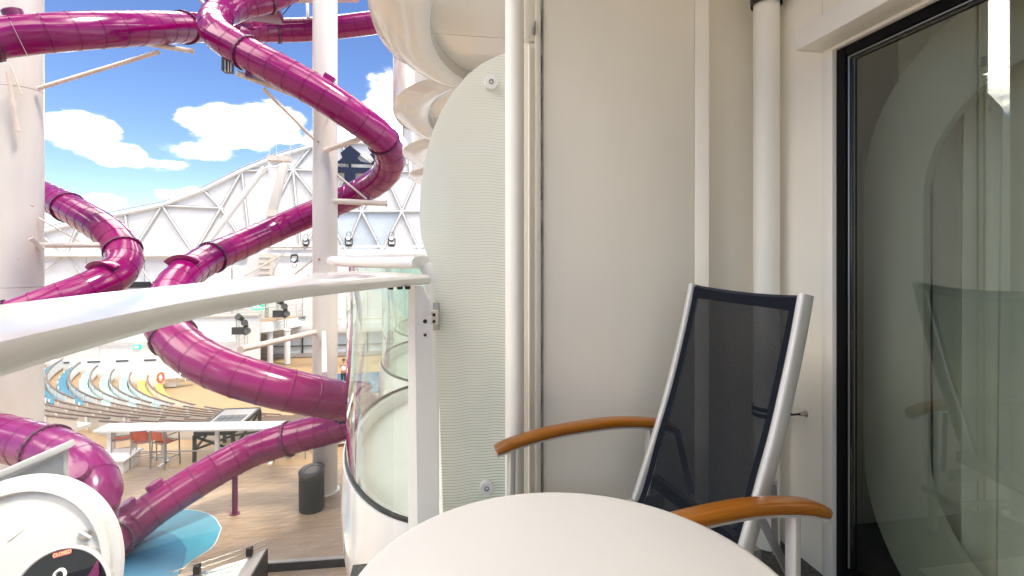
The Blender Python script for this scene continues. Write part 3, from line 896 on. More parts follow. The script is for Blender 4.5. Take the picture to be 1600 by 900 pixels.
sling_path = spline([(0.012, 0, 1.162), (0.052, 0, 1.0), (0.117, 0, 0.77), (0.184, 0, 0.58), (0.262, 0, 0.348), (0.33, 0, 0.318), (0.55, 0, 0.325), (0.76, 0, 0.355)], 0.03)
obj('sling', MB().grid(lambda a, b: sling_pt(-0.90 + 1.80 * a, 0.028 + 0.965 * b), 10, 40), M['sling'], ch, local=True, smooth=60)
for sy in (-1, 1):
    obj('side_hem', MB().grid(lambda a, b, sy=sy: sling_pt(sy * (0.895 + 0.11 * a), b) + Vector((0.002, 0, 0.001)), 2, 40), M['sling_bar'], ch, local=True, smooth=60)
obj('top_hem', MB().grid(lambda a, b: sling_pt(-1 + 2 * a, 0.001 + 0.032 * b) + Vector((0.004, 0, 0.002)), 12, 3), M['sling_bar'], ch, local=True, smooth=60)
obj('top_bar', MB().tube([(0.0 - 0.022 * (1 - (y / 0.26) ** 2), y, 1.157 - 0.011 * (1 - (y / 0.26) ** 2)) for y in [-0.26 + 0.52 * k / 12 for k in range(13)]], 0.013, 10), M['navy'], ch, local=True)
for sy in (-1, 1):
    obj('seat_rail', MB().tube([(0.15, sy * 0.272, 0.315), (0.45, sy * 0.272, 0.31), (0.78, sy * 0.272, 0.34)], 1.0, prof=OV), M['alu'], ch, local=True)
    ay = sy * 0.365
    ap = spline([(0.035, ay, 0.562), (0.12, ay, 0.590), (0.28, ay, 0.611), (0.42, ay, 0.612), (0.58, ay, 0.602), (0.72, ay, 0.580), (0.81, ay, 0.556)], 0.03)
    WP = [(0.031 * math.copysign(abs(math.cos(a)) ** 0.45, math.cos(a)), 0.0175 * math.copysign(abs(math.sin(a)) ** 0.7, math.sin(a))) for a in [2 * PI * k / 20 for k in range(20)]]
    rr = [0.80] + [1.0] * (len(ap) - 2) + [0.80]
    arm_ = obj('armrest', MB().tube(ap, rr, prof=WP), M['teak'], ch, local=True, smooth=50)
    obj('arm_bar', MB().tube([p - Vector((0, 0, 0.0185)) for p in ap], 1.0, prof=[(-0.024, -0.004), (0.024, -0.004), (0.024, 0.004), (-0.024, 0.004)]), M['alu'], arm_, local=True)
    lp = [(0.02 * math.copysign(abs(math.cos(a)) ** 0.7, math.cos(a)), 0.015 * math.copysign(abs(math.sin(a)) ** 0.7, math.sin(a))) for a in [2 * PI * k / 14 for k in range(14)]]
    obj('leg', MB().tube([(0.150, ay, 0.575), (0.150, ay, 0.02)], 1.0, prof=lp, up=(1, 0, 0)), M['alu'], ch, local=True)
    obj('leg', MB().tube([(0.748, ay, 0.552), (0.752, ay, 0.25), (0.765, ay, 0.02)], 1.0, prof=lp, up=(1, 0, 0)), M['alu'], ch, local=True)
    for x_ in (0.15, 0.765):
        obj('foot', MB().lathe([(0.0, 0.0), (0.022, 0.0), (0.022, 0.03), (0.0, 0.03)], 14, Matrix.Translation((x_, ay, 0))), M['black'], ch, local=True)
    if sy > 0:
        obj('brace', MB().bar((0.235, sy * 0.315, 0.585), (0.02, sy * 0.315, 0.20), 0.010, 0.022), M['alu_dark'], ch, local=True)
        obj('brace', MB().bar((0.07, sy * 0.318, 0.30), (0.30, sy * 0.318, 0.12), 0.010, 0.022), M['alu_dark'], ch, local=True)
    obj('side_stretcher', MB().bar((0.15, ay, 0.14), (0.76, ay, 0.14), 0.014, 0.024), M['alu_dark'], ch, local=True)
    obj('strut', MB().bar((0.10, sy * 0.245, 0.60), (0.06, sy * 0.21, 0.36), 0.016, 0.022), M['alu_dark'], ch, local=True)
obj('cross_bar', MB().bar((0.185, -0.27, 0.40), (0.185, 0.27, 0.40), 0.03, 0.045), M['alu_dark'], ch, local=True)
obj('cross_bar', MB().bar((0.72, -0.36, 0.31), (0.72, 0.36, 0.31), 0.02, 0.03), M['alu'], ch, local=True)
obj('cross_bar', MB().bar((0.10, -0.36, 0.22), (0.10, 0.36, 0.22), 0.018, 0.024), M['alu_dark'], ch, local=True)

# ================================================================== WATERSLIDES AND COLUMNS
def frames(pts):
    out = []
    for i, p in enumerate(pts):
        d = (pts[min(i + 1, len(pts) - 1)] - pts[max(i - 1, 0)]).normalized()
        s_ = d.cross(Vector((0, 0, 1))).normalized()
        out.append((p, d, s_, s_.cross(d)))
    return out


def ring_pts(fr_, r_, n=28, seam=0.018):
    p, d, s_, u = fr_
    vs = []
    for k in range(n):
        a = 2 * PI * k / n
        rr = r_ + (seam if k in (0, n // 2) else 0.0)
        vs.append(p + s_ * (rr * math.cos(a)) + u * (rr * math.sin(a)))
    return vs


def slide(root, pts, r_, m, seg=0.43, sub=5, flange=9, off=2):
    c_ = spline(pts, seg / sub)
    fr_ = frames(c_)
    nseg = (len(c_) - 1) // sub
    for k in range(nseg):
        i0 = k * sub
        i1 = min(len(c_) - 1, i0 + sub)
        mb = MB()
        rows = []
        a, b = fr_[i0], fr_[i1]
        def shift(f, dd):
            return (f[0] + f[1] * dd, f[1], f[2], f[3])
        rows.append(ring_pts(shift(a, 0.004), r_ - 0.03))
        rows.append(ring_pts(shift(a, 0.004), r_ + 0.007))
        rows.append(ring_pts(shift(a, 0.022), r_ + 0.007))
        rows.append(ring_pts(shift(a, 0.026), r_))
        for j in range(i0 + 1, i1):
            rows.append(ring_pts(fr_[j], r_))
        rows.append(ring_pts(shift(b, -0.026), r_))
        rows.append(ring_pts(shift(b, -0.022), r_ + 0.007))
        rows.append(ring_pts(shift(b, -0.004), r_ + 0.007))
        rows.append(ring_pts(shift(b, -0.004), r_ - 0.03))
        n = len(rows[0])
        vs = [p for q in rows for p in q]
        fs = [(i * n + q, i * n + (q + 1) % n, (i + 1) * n + (q + 1) % n, (i + 1) * n + q) for i in range(len(rows) - 1) for q in range(n)]
        obj('tube_section', MB().add(vs, fs), m, root, smooth=40)
        if flange and k % flange == off:
            f = fr_[i0]
            mb = MB()
            for dd, rr in ((-0.022, r_ - 0.01), (-0.022, r_ + 0.04), (0.022, r_ + 0.04), (0.022, r_ - 0.01)):
                mb.v += [tuple(p) for p in ring_pts(shift(f, dd), rr, seam=0)]
            for i in range(3):
                for q in range(n):
                    mb.f.append((i * n + q, i * n + (q + 1) % n, (i + 1) * n + (q + 1) % n, (i + 1) * n + q))
                    mb.mi.append(0)
            fl = obj('flange', mb, M['plum'], root, smooth=40)
            bo = MB()
            for q in range(24):
                a_ = 2 * PI * q / 24
                dr = f[2] * math.cos(a_) + f[3] * math.sin(a_)
                pc = f[0] + dr * (r_ + 0.026)
                bo.bar(pc - f[1] * 0.05, pc + f[1] * 0.05, 0.024, 0.024, dr)
            b_ = obj('bolts', bo, M['dark_frame'], fl)
            b_['kind'] = 'stuff'
    return fr_


def nearest(fr_, p):
    p = Vector(p)
    return min(fr_, key=lambda f: (f[0] - p).length)


def cap(root, fr_, p, r_, tilt=0.0, rad=0.16, m=None, out=None):
    f = nearest(fr_, p)
    u = (f[3] * math.cos(tilt) + f[2] * math.sin(tilt)).normalized()
    if out:
        u = Vector(out)
        u = (u - f[1] * u.dot(f[1])).normalized()
    z0 = f[0] + u * (r_ - 0.04)
    q = u.to_track_quat('Z', 'Y').to_matrix().to_4x4()
    q.translation = z0
    obj('port_cap', MB().lathe([(0, 0.15), (rad * 0.9, 0.145), (rad, 0.125), (rad, 0.0)], 28, q), m or M['violet'], root, smooth=40)


def hood(root, fr_, p, r_, ang=42, shift_=0.0, m=None, cen=0.0, ln=0.22):
    f = nearest(fr_, p)
    mb = MB()
    n = 12
    prof = ((-ln / 2, r_ - 0.02), (-ln / 2, r_ + 0.05), (ln / 2, r_ + 0.13), (ln / 2, r_ - 0.02))
    vs = []
    for k in range(n + 1):
        a = R(90 + cen - ang + 2 * ang * k / n)
        dr = f[2] * math.cos(a) + f[3] * math.sin(a)
        vs += [f[0] + dr * rr + f[1] * (dd + shift_) for dd, rr in prof]
    fs = [(i * 4 + k, i * 4 + (k + 1) % 4, (i + 1) * 4 + (k + 1) % 4, (i + 1) * 4 + k) for i in range(n) for k in range(4)]
    fs += [(3, 2, 1, 0), tuple(n * 4 + k for k in range(4))]
    obj('hood', mb.add(vs, fs), m or M['magenta'], root, smooth=30, bevel=0.006)


SR = 0.375
sa = thing('tube_slide', 'purple tube slide winding in a long S round the middle column down to the deck', 'water slide', (-5.851, 11.686, -4.7), 0, 'purple tube slides')
ptsA = [(-3.509, 15.399, 9.02), (-4.197, 14.805, 8.233), (-4.839, 14.406, 7.782), (-5.118, 13.743, 7.126), (-4.777, 12.976, 6.415), (-4.011, 12.593, 5.868), (-3.217, 12.307, 5.404), (-2.369, 12.215, 4.926), (-1.657, 12.348, 4.483), (-1.094, 12.861, 4.128), (-0.901, 13.64, 3.761), (-1.156, 14.393, 3.383), (-1.866, 15.223, 3.046), (-2.884, 15.8, 2.64), (-4.104, 15.702, 2.058), (-4.847, 14.813, 1.542), (-5.327, 13.677, 1.111), (-5.381, 12.469, 0.716), (-5.254, 11.535, 0.25), (-4.868, 10.76, -0.133), (-4.241, 10.147, -0.502), (-3.533, 9.825, -0.804), (-2.778, 9.799, -1.08), (-2.166, 10, -1.324), (-1.618, 10.516, -1.629), (-1.276, 11.27, -2.038), (-1.329, 11.988, -2.441), (-1.996, 12.507, -2.75), (-2.77, 12.789, -2.998), (-3.519, 12.916, -3.211), (-4.146, 12.971, -3.434), (-4.789, 12.572, -3.674), (-5.575, 11.995, -4.055), (-5.996, 11.508, -4.328), (-6.094, 10.764, -4.352), (-6.156, 10.166, -4.381)]
fA = slide(sa, ptsA, SR, M['magenta'], off=3)
hood(sa, fA, (-5.433, 12.681, 0.938), SR, 48)
hood(sa, fA, (-4.868, 10.76, -0.182), SR, 48)
hood(sa, fA, (-1.499, 10.8, -1.781), SR, 40)
for q in ((-2.412, 12.222, 4.955), (-4.261, 12.686, 6.064)):
    f = nearest(fA, q)
    T = Matrix((f[1], f[2], f[3])).transposed().to_4x4()
    T.translation = f[0] + f[3] * (SR + 0.03)
    obj('bracket_box', MB().box((-0.13, -0.06, -0.06), (0.13, 0.06, 0.07), T), M['magenta'], sa, bevel=0.008)
for q, rd in (((-5.559, 12.094, -4.062), 0.17), ((-5.837, 11.634, -4.173), 0.17), ((-6.027, 11.159, -4.325), 0.12)):
    cap(sa, fA, q, SR, 0.25, rd, M['violet'])
pp = obj('leg', MB().tube([(-4.321, 12.66, -4.7), Vector((-4.321, 12.66, -4.7)) + Vector((0, 0, 0.98))], 0.062, 18), M['plum'], sa)
obj('foot_plate', MB().lathe([(0, 0.02), (0.11, 0.02), (0.11, 0)], 20, Matrix.Translation((-4.321, 12.66, -4.7))), M['plum'], pp)

sb_ = thing('tube_slide', 'purple tube slide running level across the top left, then behind the middle column', 'water slide', (-7.173, 11.656, 5.742), 0, 'purple tube slides')
ptsB = [(-9.05, 10.553, 4.693), (-8.54, 10.873, 5.032), (-8.032, 11.294, 5.416), (-7.242, 11.769, 5.785), (-6.534, 12.664, 6.287), (-6.121, 14.116, 6.976), (-5.876, 16.103, 7.837), (-5.356, 17.536, 8.434), (-4.11, 18.035, 8.739), (-2.665, 17.994, 8.955), (-1.386, 17.779, 9.128), (-0.106, 17.461, 9.277)]
fB = slide(sb_, ptsB, SR, M['magenta'], off=3, flange=10)
cap(sb_, fB, (-7.777, 11.454, 5.55), SR, 0.0, 0.17, M['plum'])
sc_ = thing('tube_slide', 'purple tube slide coming from behind the left column and bending down in front of it', 'water slide', (-7.025, 13.355, 1.225), 0, 'purple tube slides')
ptsC = [(-15.243, 19.407, 4.413), (-12.786, 17.979, 3.737), (-10.887, 16.644, 3.015), (-9.27, 15.357, 2.456), (-8.029, 14.438, 1.929), (-7.349, 13.917, 1.472), (-7.024, 13.457, 1.088), (-6.963, 12.939, 0.778), (-7.182, 12.469, 0.523), (-7.557, 12.127, 0.297), (-8.011, 11.899, 0.065), (-8.689, 11.608, -0.262), (-9.525, 11.343, -0.68)]
fC = slide(sc_, ptsC, SR, M['magenta'], off=3, flange=7)
hood(sc_, fC, (-6.988, 12.842, 0.739), SR, 48)
sd_ = thing('tube_slide', 'violet tube slide curling round at the bottom left beside the white pod', 'water slide', (-6.807, 11.617, -4.7), 0, 'purple tube slides')
ptsD = [(-11.235, 12.342, -1.854), (-9.385, 11.421, -1.852), (-7.994, 10.679, -1.897), (-6.926, 10.144, -1.963), (-6.112, 9.703, -2.024), (-5.534, 9.351, -2.165), (-5.211, 9.094, -2.375), (-5.125, 8.927, -2.625), (-5.258, 8.899, -2.917), (-5.55, 8.948, -3.193), (-5.965, 9.12, -3.47)]
fD = slide(sd_, ptsD, SR, M['violet'], off=4, flange=9)
cap(sd_, fD, (-5.211, 9.094, -2.315), SR, 0, 0.15, M['violet'], (-0.05, -0.62, 0.78))
cap(sd_, fD, (-5.164, 8.934, -2.576), SR, 0, 0.14, M['violet'], (-0.12, -0.70, 0.70))
se = thing('tube_slide', 'pink tube slide just showing at the top edge above the winding slide', 'water slide', (-4.899, 16.039, 9.081), 0, 'purple tube slides')
fE = slide(se, [(-6.523, 15.806, 9.003), (-5.417, 16.025, 8.992), (-4.298, 16.445, 9.379), (-2.895, 16.918, 10.109)], SR, M['magenta'], off=2)


def column(name, label, base, rad, top):
    t_ = thing(name, label, 'column', base, 0, 'white slide columns')
    b = Vector(base)
    T = Matrix.Translation(b)
    zs = [0.0, 5.2, 9.8, top - b.z]
    for a, c_ in zip(zs, zs[1:]):
        obj('shaft_section', MB().lathe([(rad - 0.01, a + 0.002), (rad, a + 0.008), (rad, c_ - 0.008), (rad - 0.01, c_ - 0.002)], 56, T), M['column'], t_, smooth=40)
    obj('base_plate', MB().lathe([(0.0, 0.03), (rad + 0.05, 0.03), (rad + 0.05, 0.0)], 48, T), M['white'], t_)
    return t_


c1 = column('slide_column', 'tall white column in the middle that the winding purple slide wraps around', (-2.497, 13.507, -4.7), 0.30, 9.5)
def arm(root, a, b, r_=0.06, plate=True, name='support_arm', m='arm'):
    a, b = Vector(a), Vector(b)
    k = obj(name, MB().tube([a, b], r_, 14), M[m], root)
    if plate:
        d = (b - a).normalized()
        obj('end_cap', MB().tube([b - d * 0.02, b + d * 0.01], r_ * 1.25, 14), M[m], k)
    return k
col1 = Vector((-2.496, 13.504, 1.219))
arm(c1, (-2.593, 13.368, 4.997), (-4.254, 12.583, 5.41), 0.065)
arm(c1, (-2.671, 13.381, 4.057), (-3.742, 12.801, 5.14), 0.045)
arm(c1, (-2.438, 13.19, 3.82), (-1.288, 12.691, 4.129), 0.065)
arm(c1, (-2.357, 13.328, 2.591), (-1.007, 13.759, 2.59), 0.07)
arm(c1, (-2.226, 13.458, 3.283), (-1.508, 13.743, 2.697), 0.025, False, 'tie_rod')
arm(c1, (-2.65, 13.428, -0.668), (-3.526, 10.635, -0.569), 0.06)
hang = arm(c1, (-2.459, 13.143, -0.661), (-1.947, 10.47, -1.075), 0.05, True, 'hanger', 'white')
arm(c1, (-2.724, 13.491, 1.171), (-3.452, 14.172, 0.68), 0.018, False, 'tie_rod')
obj('clevis', MB().bar((-3.987, 12.559, 5.505), (-3.987, 12.559, 5.314), 0.12, 0.12), M['plum'], c1)
obj('clevis', MB().bar((-1.47, 12.722, 4.206), (-1.47, 12.722, 4.083), 0.10, 0.10), M['plum'], c1)
obj('clevis', MB().bar((-1.497, 13.944, 2.802), (-1.497, 13.944, 2.599), 0.12, 0.12), M['plum'], c1)
for q in ((-2.317, 13.19, 4.739), (-2.578, 13.213, 1.143), (-2.597, 13.237, 4.029)):
    obj('pin', MB().tube([q, Vector(q) + Vector((-0.01, -0.06, 0))], 0.02, 10), M['rust'], c1)

c2 = column('slide_column', 'thick white column at the far left edge with slides crossing before and behind it', (-9.377, 13.752, -4.7), 0.43, 9.5)
arm(c2, (-8.874, 13.566, 5.123), (-6.373, 13.651, 6.167), 0.05)
k_ = arm(c2, (-6.625, 13.592, 6.328), (-5.637, 13.73, 6.261), 0.06, True, 'cross_arm')
arm(c2, (-9.175, 13.11, 5.333), (-9.068, 13.244, 4.058), 0.045)
arm(c2, (-9.119, 13.1, 5.504), (-8.944, 13.172, 4.851), 0.02, False, 'tie_rod')
arm(c2, (-8.94, 13.628, 1.479), (-7.595, 13.756, 1.485), 0.065)
arm(c2, (-8.911, 13.623, 2.122), (-8.075, 13.735, 1.529), 0.018, False, 'tie_rod')
arm(c2, (-8.783, 13.196, 1.632), (-8.675, 13.38, 1.403), 0.05)
for q in ((-9.054, 13.241, 1.156), (-9.518, 13.472, 3.933), (-9.518, 13.472, 0.642), (-8.764, 13.243, 2.359)):
    obj('pin', MB().tube([q, Vector(q) + Vector((0.0, -0.07, 0))], 0.022, 10), M['arm'], c2)

# hanging frame and bracket at the top where the slides start
tp = thing('slide_platform', 'dark plum steel landing with struts at the very top where the winding slide begins', 'platform', (-4.693, 14.584, 8.355))
obj('landing_box', MB().bar((-5.863, 15.39, 8.169), (-4.085, 15.496, 8.107), 0.9, 0.24), M['plum'], tp, bevel=0.01)
obj('landing_rail', MB().bar((-5.78, 15.174, 8.283), (-4.384, 15.344, 8.266), 0.06, 0.10), M['plum'], tp)
for a, b, r_ in (((-5.813, 14.571, 7.916), (-5.607, 14.637, 7.696), 0.05), ((-4.918, 14.318, 7.468), (-5, 14.332, 7.933), 0.06), ((-4.934, 14.321, 7.568), (-4.669, 14.175, 7.883), 0.06)):
    obj('strut', MB().tube([a, b], r_, 12), M['steel_grey'], tp)
for a, b, r_ in (((-5.213, 17.005, 8.554), (-5.213, 17.005, 9.946), 0.055), ((-4.916, 17.969, 9.011), (-4.916, 17.969, 10.912), 0.13), ((-3.855, 17.891, 9.099), (-3.897, 17.898, 10.331), 0.05)):
    obj('hanger', MB().tube([a, b], r_, 14), M['white'], tp)
obj('cable', MB().tube([(-4.775, 17.742, 8.857), (-4.173, 17.133, 9.177)], 0.015, 8), M['dark_frame'], tp)
obj('beam', MB().bar((-4.892, 17.255, 9.36), (-2.226, 17.819, 9.879), 0.4, 0.16), M['arm'], tp)
lb = thing('speaker_box', 'small dark loudspeaker hanging under the start of the winding purple slide', 'speaker', (-4.532, 12.833, 5.48))
obj('cabinet', MB().bar((-4.551, 12.887, 5.841), (-4.551, 12.887, 5.512), 0.24, 0.20), M['charcoal'], lb, bevel=0.01)
obj('grille', MB().bar((-4.564, 12.768, 5.766), (-4.564, 12.768, 5.485), 0.03, 0.02).bar((-4.491, 12.755, 5.766), (-4.491, 12.755, 5.485), 0.03, 0.02).bar((-4.432, 12.745, 5.766), (-4.432, 12.745, 5.485), 0.03, 0.02), M['steel_grey'], lb)
obj('yoke', MB().tube([(-4.551, 12.887, 5.841), (-4.536, 12.885, 6.035)], 0.02, 8), M['steel_grey'], lb)

# ================================================================== AMPHITHEATRE
YEND = 36.0
rows_n = 10
def row_r(i): return 25.0 - 0.90 * i
def row_z(i): return DZ - 0.30 - 0.25 * i
cols_ = ['tan_light', 'tan_light', 'tan_light', 'teal', 'teal', 'aqua', 'aqua', 'aqua', 'yellow', 'yellow']
def arc_box(mb, r0, r1, z0, z1, a0, a1, n):
    return mb.lathe([(r0, z0), (r1, z0), (r1, z1), (r0, z1), (r0, z0)], n, Matrix.Translation(AC), 0, R(a0), R(a1))
def arc_caps(mb, r0, r1, z0, z1, a):
    q = [AC + Vector((r_ * math.cos(R(a)), r_ * math.sin(R(a)), z)) for r_, z in ((r0, z0), (r1, z0), (r1, z1), (r0, z1))]
    return mb.add(q, [(0, 1, 2, 3)])
names_seat = {'tan_light': 'tan', 'teal': 'deep teal', 'aqua': 'pale aqua', 'yellow': 'golden yellow'}
ordw = ['outermost', 'second', 'third', 'fourth', 'fifth', 'sixth', 'seventh', 'eighth', 'ninth', 'innermost']
for i in range(rows_n):
    r_, z = row_r(i), row_z(i)
    a_end = 180 + math.degrees(math.asin((AC.y - YEND) / r_))
    tr = ring(r_ - 0.91, r_ + 0.02, z, a_end - 0.5, 300, 60, 0.5)
    struct('terrace', tr, M['tan_light'])
    spans = [(a_end, 226.0 + 0.9 * i, 'left'), (228.5 + 0.9 * i, 247.0 + 0.6 * i, 'middle'), (249.2 + 0.6 * i, 284.0, 'right')]
    for (a0, a1, side) in spans:
        sc = cols_[i] if side == 'left' else 'bench_back'
        lab = {'left': 'left stretch of curved bench, %s seat, %s row counted from the plaza' % (names_seat[cols_[i]], ordw[i]),
               'middle': 'middle stretch of the %s curved bench row, brown rail on top' % ordw[i],
               'right': 'right stretch of the %s curved bench row, partly behind the slides' % ordw[i]}[side]
        am = R((a0 + a1) / 2)
        b = thing('bench_row', lab, 'bench', AC + Vector((r_ * math.cos(am), r_ * math.sin(am), z)), 0, 'curved benches of the amphitheatre')
        nn = max(6, int((a1 - a0) / 1.6))
        obj('back_panel', arc_caps(arc_caps(arc_box(MB(), r_ - 0.04, r_, z + 0.16, z + 0.66, a0, a1, nn), r_ - 0.04, r_, z + 0.16, z + 0.66, a0), r_ - 0.04, r_, z + 0.16, z + 0.66, a1), M['bench_back'] if side != 'left' else M['white'], b)
        rt = MB()
        arc_box(rt, r_ - 0.06, r_ + 0.025, z + 0.70, z + 0.745, a0, a1, nn)
        arc_caps(rt, r_ - 0.06, r_ + 0.025, z + 0.70, z + 0.745, a0)
        arc_caps(rt, r_ - 0.06, r_ + 0.025, z + 0.70, z + 0.745, a1)
        obj('top_rail', rt, M['brown_rail'], b)
        sm = MB()
        a1s = a1 if side != 'left' else a1 - 2
        s0, s9 = (r_ - 0.50, r_ - 0.05) if side != 'left' else (r_ - 0.80, r_ - 0.42)
        sz = z + (0.30 if side != 'left' else 0.06)
        arc_box(sm, s0, s9, sz, sz + 0.12, a0, a1s, nn)
        arc_caps(sm, s0, s9, sz, sz + 0.12, a0)
        arc_caps(sm, s0, s9, sz, sz + 0.12, a1s)
        obj('seat', sm, M[sc], b)
        po = MB()
        k = a0 + 1.2
        while k < a1:
            d = Vector((math.cos(R(k)), math.sin(R(k)), 0))
            po.bar(AC + d * (r_ + 0.03) + Vector((0, 0, z)), AC + d * (r_ + 0.02) + Vector((0, 0, z + 0.70)), 0.10, 0.05, d)
            po.bar(AC + d * (r_ - 0.45) + Vector((0, 0, z + 0.002)), AC + d * (r_ - 0.45) + Vector((0, 0, z + 0.30)), 0.06, 0.06, d)
            k += 4.4 * 25 / r_ * 0.8
        p_ = obj('post', po, M['white'], b)
        p_['kind'] = 'stuff'

# low white wall where the rows end, with dark slots, then a taller one behind
ew = thing('end_wall', 'white wall closing the left end of the amphitheatre rows with a row of dark slots', 'wall', (-20, YEND, -7.3))
obj('wall_panel', MB().box((-34, YEND, -7.3), (-15.8, YEND + 0.4, -5.4)), M['white'], ew)
for px in (-22.2, -20.5, -18.9, -17.3):
    obj('slot', MB().box((px - 0.35, YEND - 0.03, -5.57), (px + 0.35, YEND + 0.01, -5.49)), M['dark_frame'], ew)
fw = thing('back_wall', 'taller white wall behind the amphitheatre carrying a small green exit sign', 'wall', (-22, 40, -7.3))
for k in range(5):
    obj('wall_panel', MB().box((-38 + 5.2 * k, 40, -7.3), (-38 + 5.2 * (k + 1) - 0.03, 40.4, -3.35)), M['white'], fw)
obj('coping', MB().box((-38, 39.9, -3.34), (-12, 40.5, -3.2)), M['arm'], fw)
obj('rail_shadow_line', MB().bar((-30, 39.9, -4.75), (-13.5, 39.9, -5.2), 0.06, 0.06), M['steel_grey'], fw)  # thin grey bar stands in for a railing's shade line across the wall
def exit_sign(loc, w, h, label):
    t_ = thing('exit_sign', label, 'sign', loc)
    x, y, z = loc
    obj('board', MB().box((x - w / 2, y - 0.05, z), (x + w / 2, y, z + h)), M['green'], t_)
    obj('arrow', MB().prism([(x - w * 0.05, y - 0.055, z + h * 0.2), (x + w * 0.3, y - 0.055, z + h * 0.5), (x - w * 0.05, y - 0.055, z + h * 0.8)], (0, 0.004, 0)), M['sign_white'], t_)
    obj('figure', MB().box((x - w * 0.32, y - 0.055, z + h * 0.2), (x - w * 0.18, y - 0.051, z + h * 0.8)), M['sign_white'], t_)
exit_sign((-20.017, 39.98, -5.467), 0.48, 0.27, 'small green exit sign on the tall white wall behind the amphitheatre')

# sun loungers and float
def lounger(loc, rz, mm, label):
    t_ = thing('sun_lounger', label, 'sun lounger', loc, rz, 'blue sun loungers at the end of the rows')
    obj('bed', MB().box((-0.95, -0.32, 0.30), (0.35, 0.32, 0.37)), M[mm], t_, local=True, bevel=0.02)
    obj('backrest', MB().bar((0.36, 0, 0.335), (0.98, 0, 0.62), 0.64, 0.07, (0, 0, 1)), M[mm], t_, local=True, bevel=0.02)
    obj('frame', MB().box((-0.97, -0.36, 0.26), (0.5, 0.36, 0.295)), M['white'], t_, local=True)
    for x in (-0.8, 0.4):
        for y in (-0.32, 0.32):
            obj('leg', MB().bar((x, y, 0), (x, y, 0.26), 0.05, 0.05), M['white'], t_, local=True)
lounger((-15.659, 36.11, -6.95), 0.25, 'lounger_pale', 'pale blue sun lounger at the end of the rows, nearer one')
lounger((-15.627, 37.866, -6.95), 0.35, 'lounger', 'mid blue sun lounger at the end of the rows, farther one under the slide')
fv = MB().tube([Vector((-15.818, 34.108, -6.256)) + Vector((0.11 * math.cos(a), 0.12 * math.cos(a), 0.28 * math.sin(a))) for a in [2 * PI * k / 20 for k in range(20)]], 0.07, 8, closed=True)
tag(obj('life_ring', fv, M['orange_vest']), 'orange life ring hanging edge-on at the head of the yellow row', 'life ring')

# ================================================================== AFT STRUCTURE
YT = 46.0
tw = thing('truss_wall', 'huge white membrane and steel truss screen closing the far end under the sky', 'truss', (-15, YT, -7.3))
ND = {'a0': Vector((-35.284, 46, 0.954)), 'a1': Vector((-30.089, 46, 2.864)), 'a2': Vector((-27.178, 46, 3.75)), 'a3': Vector((-23.965, 46, 4.506)), 'a4': Vector((-21.238, 46, 5.169)), 'a5': Vector((-18.11, 46, 6.487)), 'a6': Vector((-15.152, 46, 8.154)), 'a7': Vector((-12.533, 46, 9.36)), 'a8': Vector((-9.6, 46, 10.38)), 'a9': Vector((-7.078, 46, 10.854)), 'a10': Vector((-4.128, 46, 10.849)), 'a11': Vector((-0.835, 46, 10.513)), 'a12': Vector((3.111, 46, 9.615)), 'l0': Vector((-36.129, 46, 0.07)), 'l1': Vector((-32.281, 46, 1.15)), 'l2': Vector((-28.171, 46, 1.198)), 'l3': Vector((-23.499, 46, 1.196)), 'l4': Vector((-18.838, 46, 1.194)), 'l5': Vector((-14.452, 46, 1.246)), 'm1': Vector((-16.787, 46, 5.024)), 'm2': Vector((-11.1, 46, 8.371)), 'n1': Vector((-6.547, 46, 8.328)), 'n2': Vector((-3.585, 46, 8.406)), 'n3': Vector((-0.557, 46, 8.486)), 'n4': Vector((3.111, 46, 8.353)), 'p1': Vector((-8.397, 46, 4.872)), 'p2': Vector((-5.477, 46, 4.911)), 'p3': Vector((-2.052, 46, 4.958)), 'p4': Vector((1.972, 46, 5.012)), 'q0': Vector((-10.481, 46, 1.355)), 'q1': Vector((-6.813, 46, 1.466)), 'q2': Vector((-3.748, 46, 1.468)), 'q3': Vector((-0.557, 46, 1.47)), 'q4': Vector((3.111, 46, 1.472))}
tris = ['a0 l0 l1', 'a0 a1 l1', 'a1 l1 l2', 'a1 a2 l2', 'a2 a3 l3', 'a2 l2 l3', 'a3 a4 l3', 'a4 l3 l4', 'a4 a5 m1', 'a4 m1 l4', 'a5 a6 m1', 'm1 l4 l5', 'a6 m1 l5', 'a6 a7 m2', 'a6 m2 l5', 'a7 a8 m2',
        'm2 l5 q0', 'm2 p1 q0', 'm2 a8 n1', 'a8 a9 n1', 'a9 n1 n2', 'a9 a10 n2', 'a10 n2 n3', 'a10 a11 n3', 'a11 n3 n4', 'a11 a12 n4', 'm2 n1 p1', 'n1 p1 p2', 'n1 n2 p2', 'n2 p2 p3', 'n2 n3 p3', 'n3 p3 p4', 'n3 n4 p4',
        'p1 q0 q1', 'p1 p2 q1', 'p2 q1 q2', 'p2 p3 q2', 'p3 q2 q3', 'p3 p4 q3', 'p4 q3 q4']
edges_ = {}
for s_ in tris:
    a, b, c_ = s_.split()
    cn = (ND[a] + ND[b] + ND[c_]) / 3
    tri = [cn + (ND[k] - cn) * 0.985 + Vector((0, 0.10, 0)) for k in (a, b, c_)]
    obj('panel', MB().prism(tri, (0, 0.06, 0)), M['pane_far'] if s_ in ('p1 p2 q1', 'p2 q1 q2', 'p2 p3 q2') else M['white_far'], tw)
    for u, v in ((a, b), (b, c_), (a, c_)):
        edges_[tuple(sorted((u, v)))] = 1
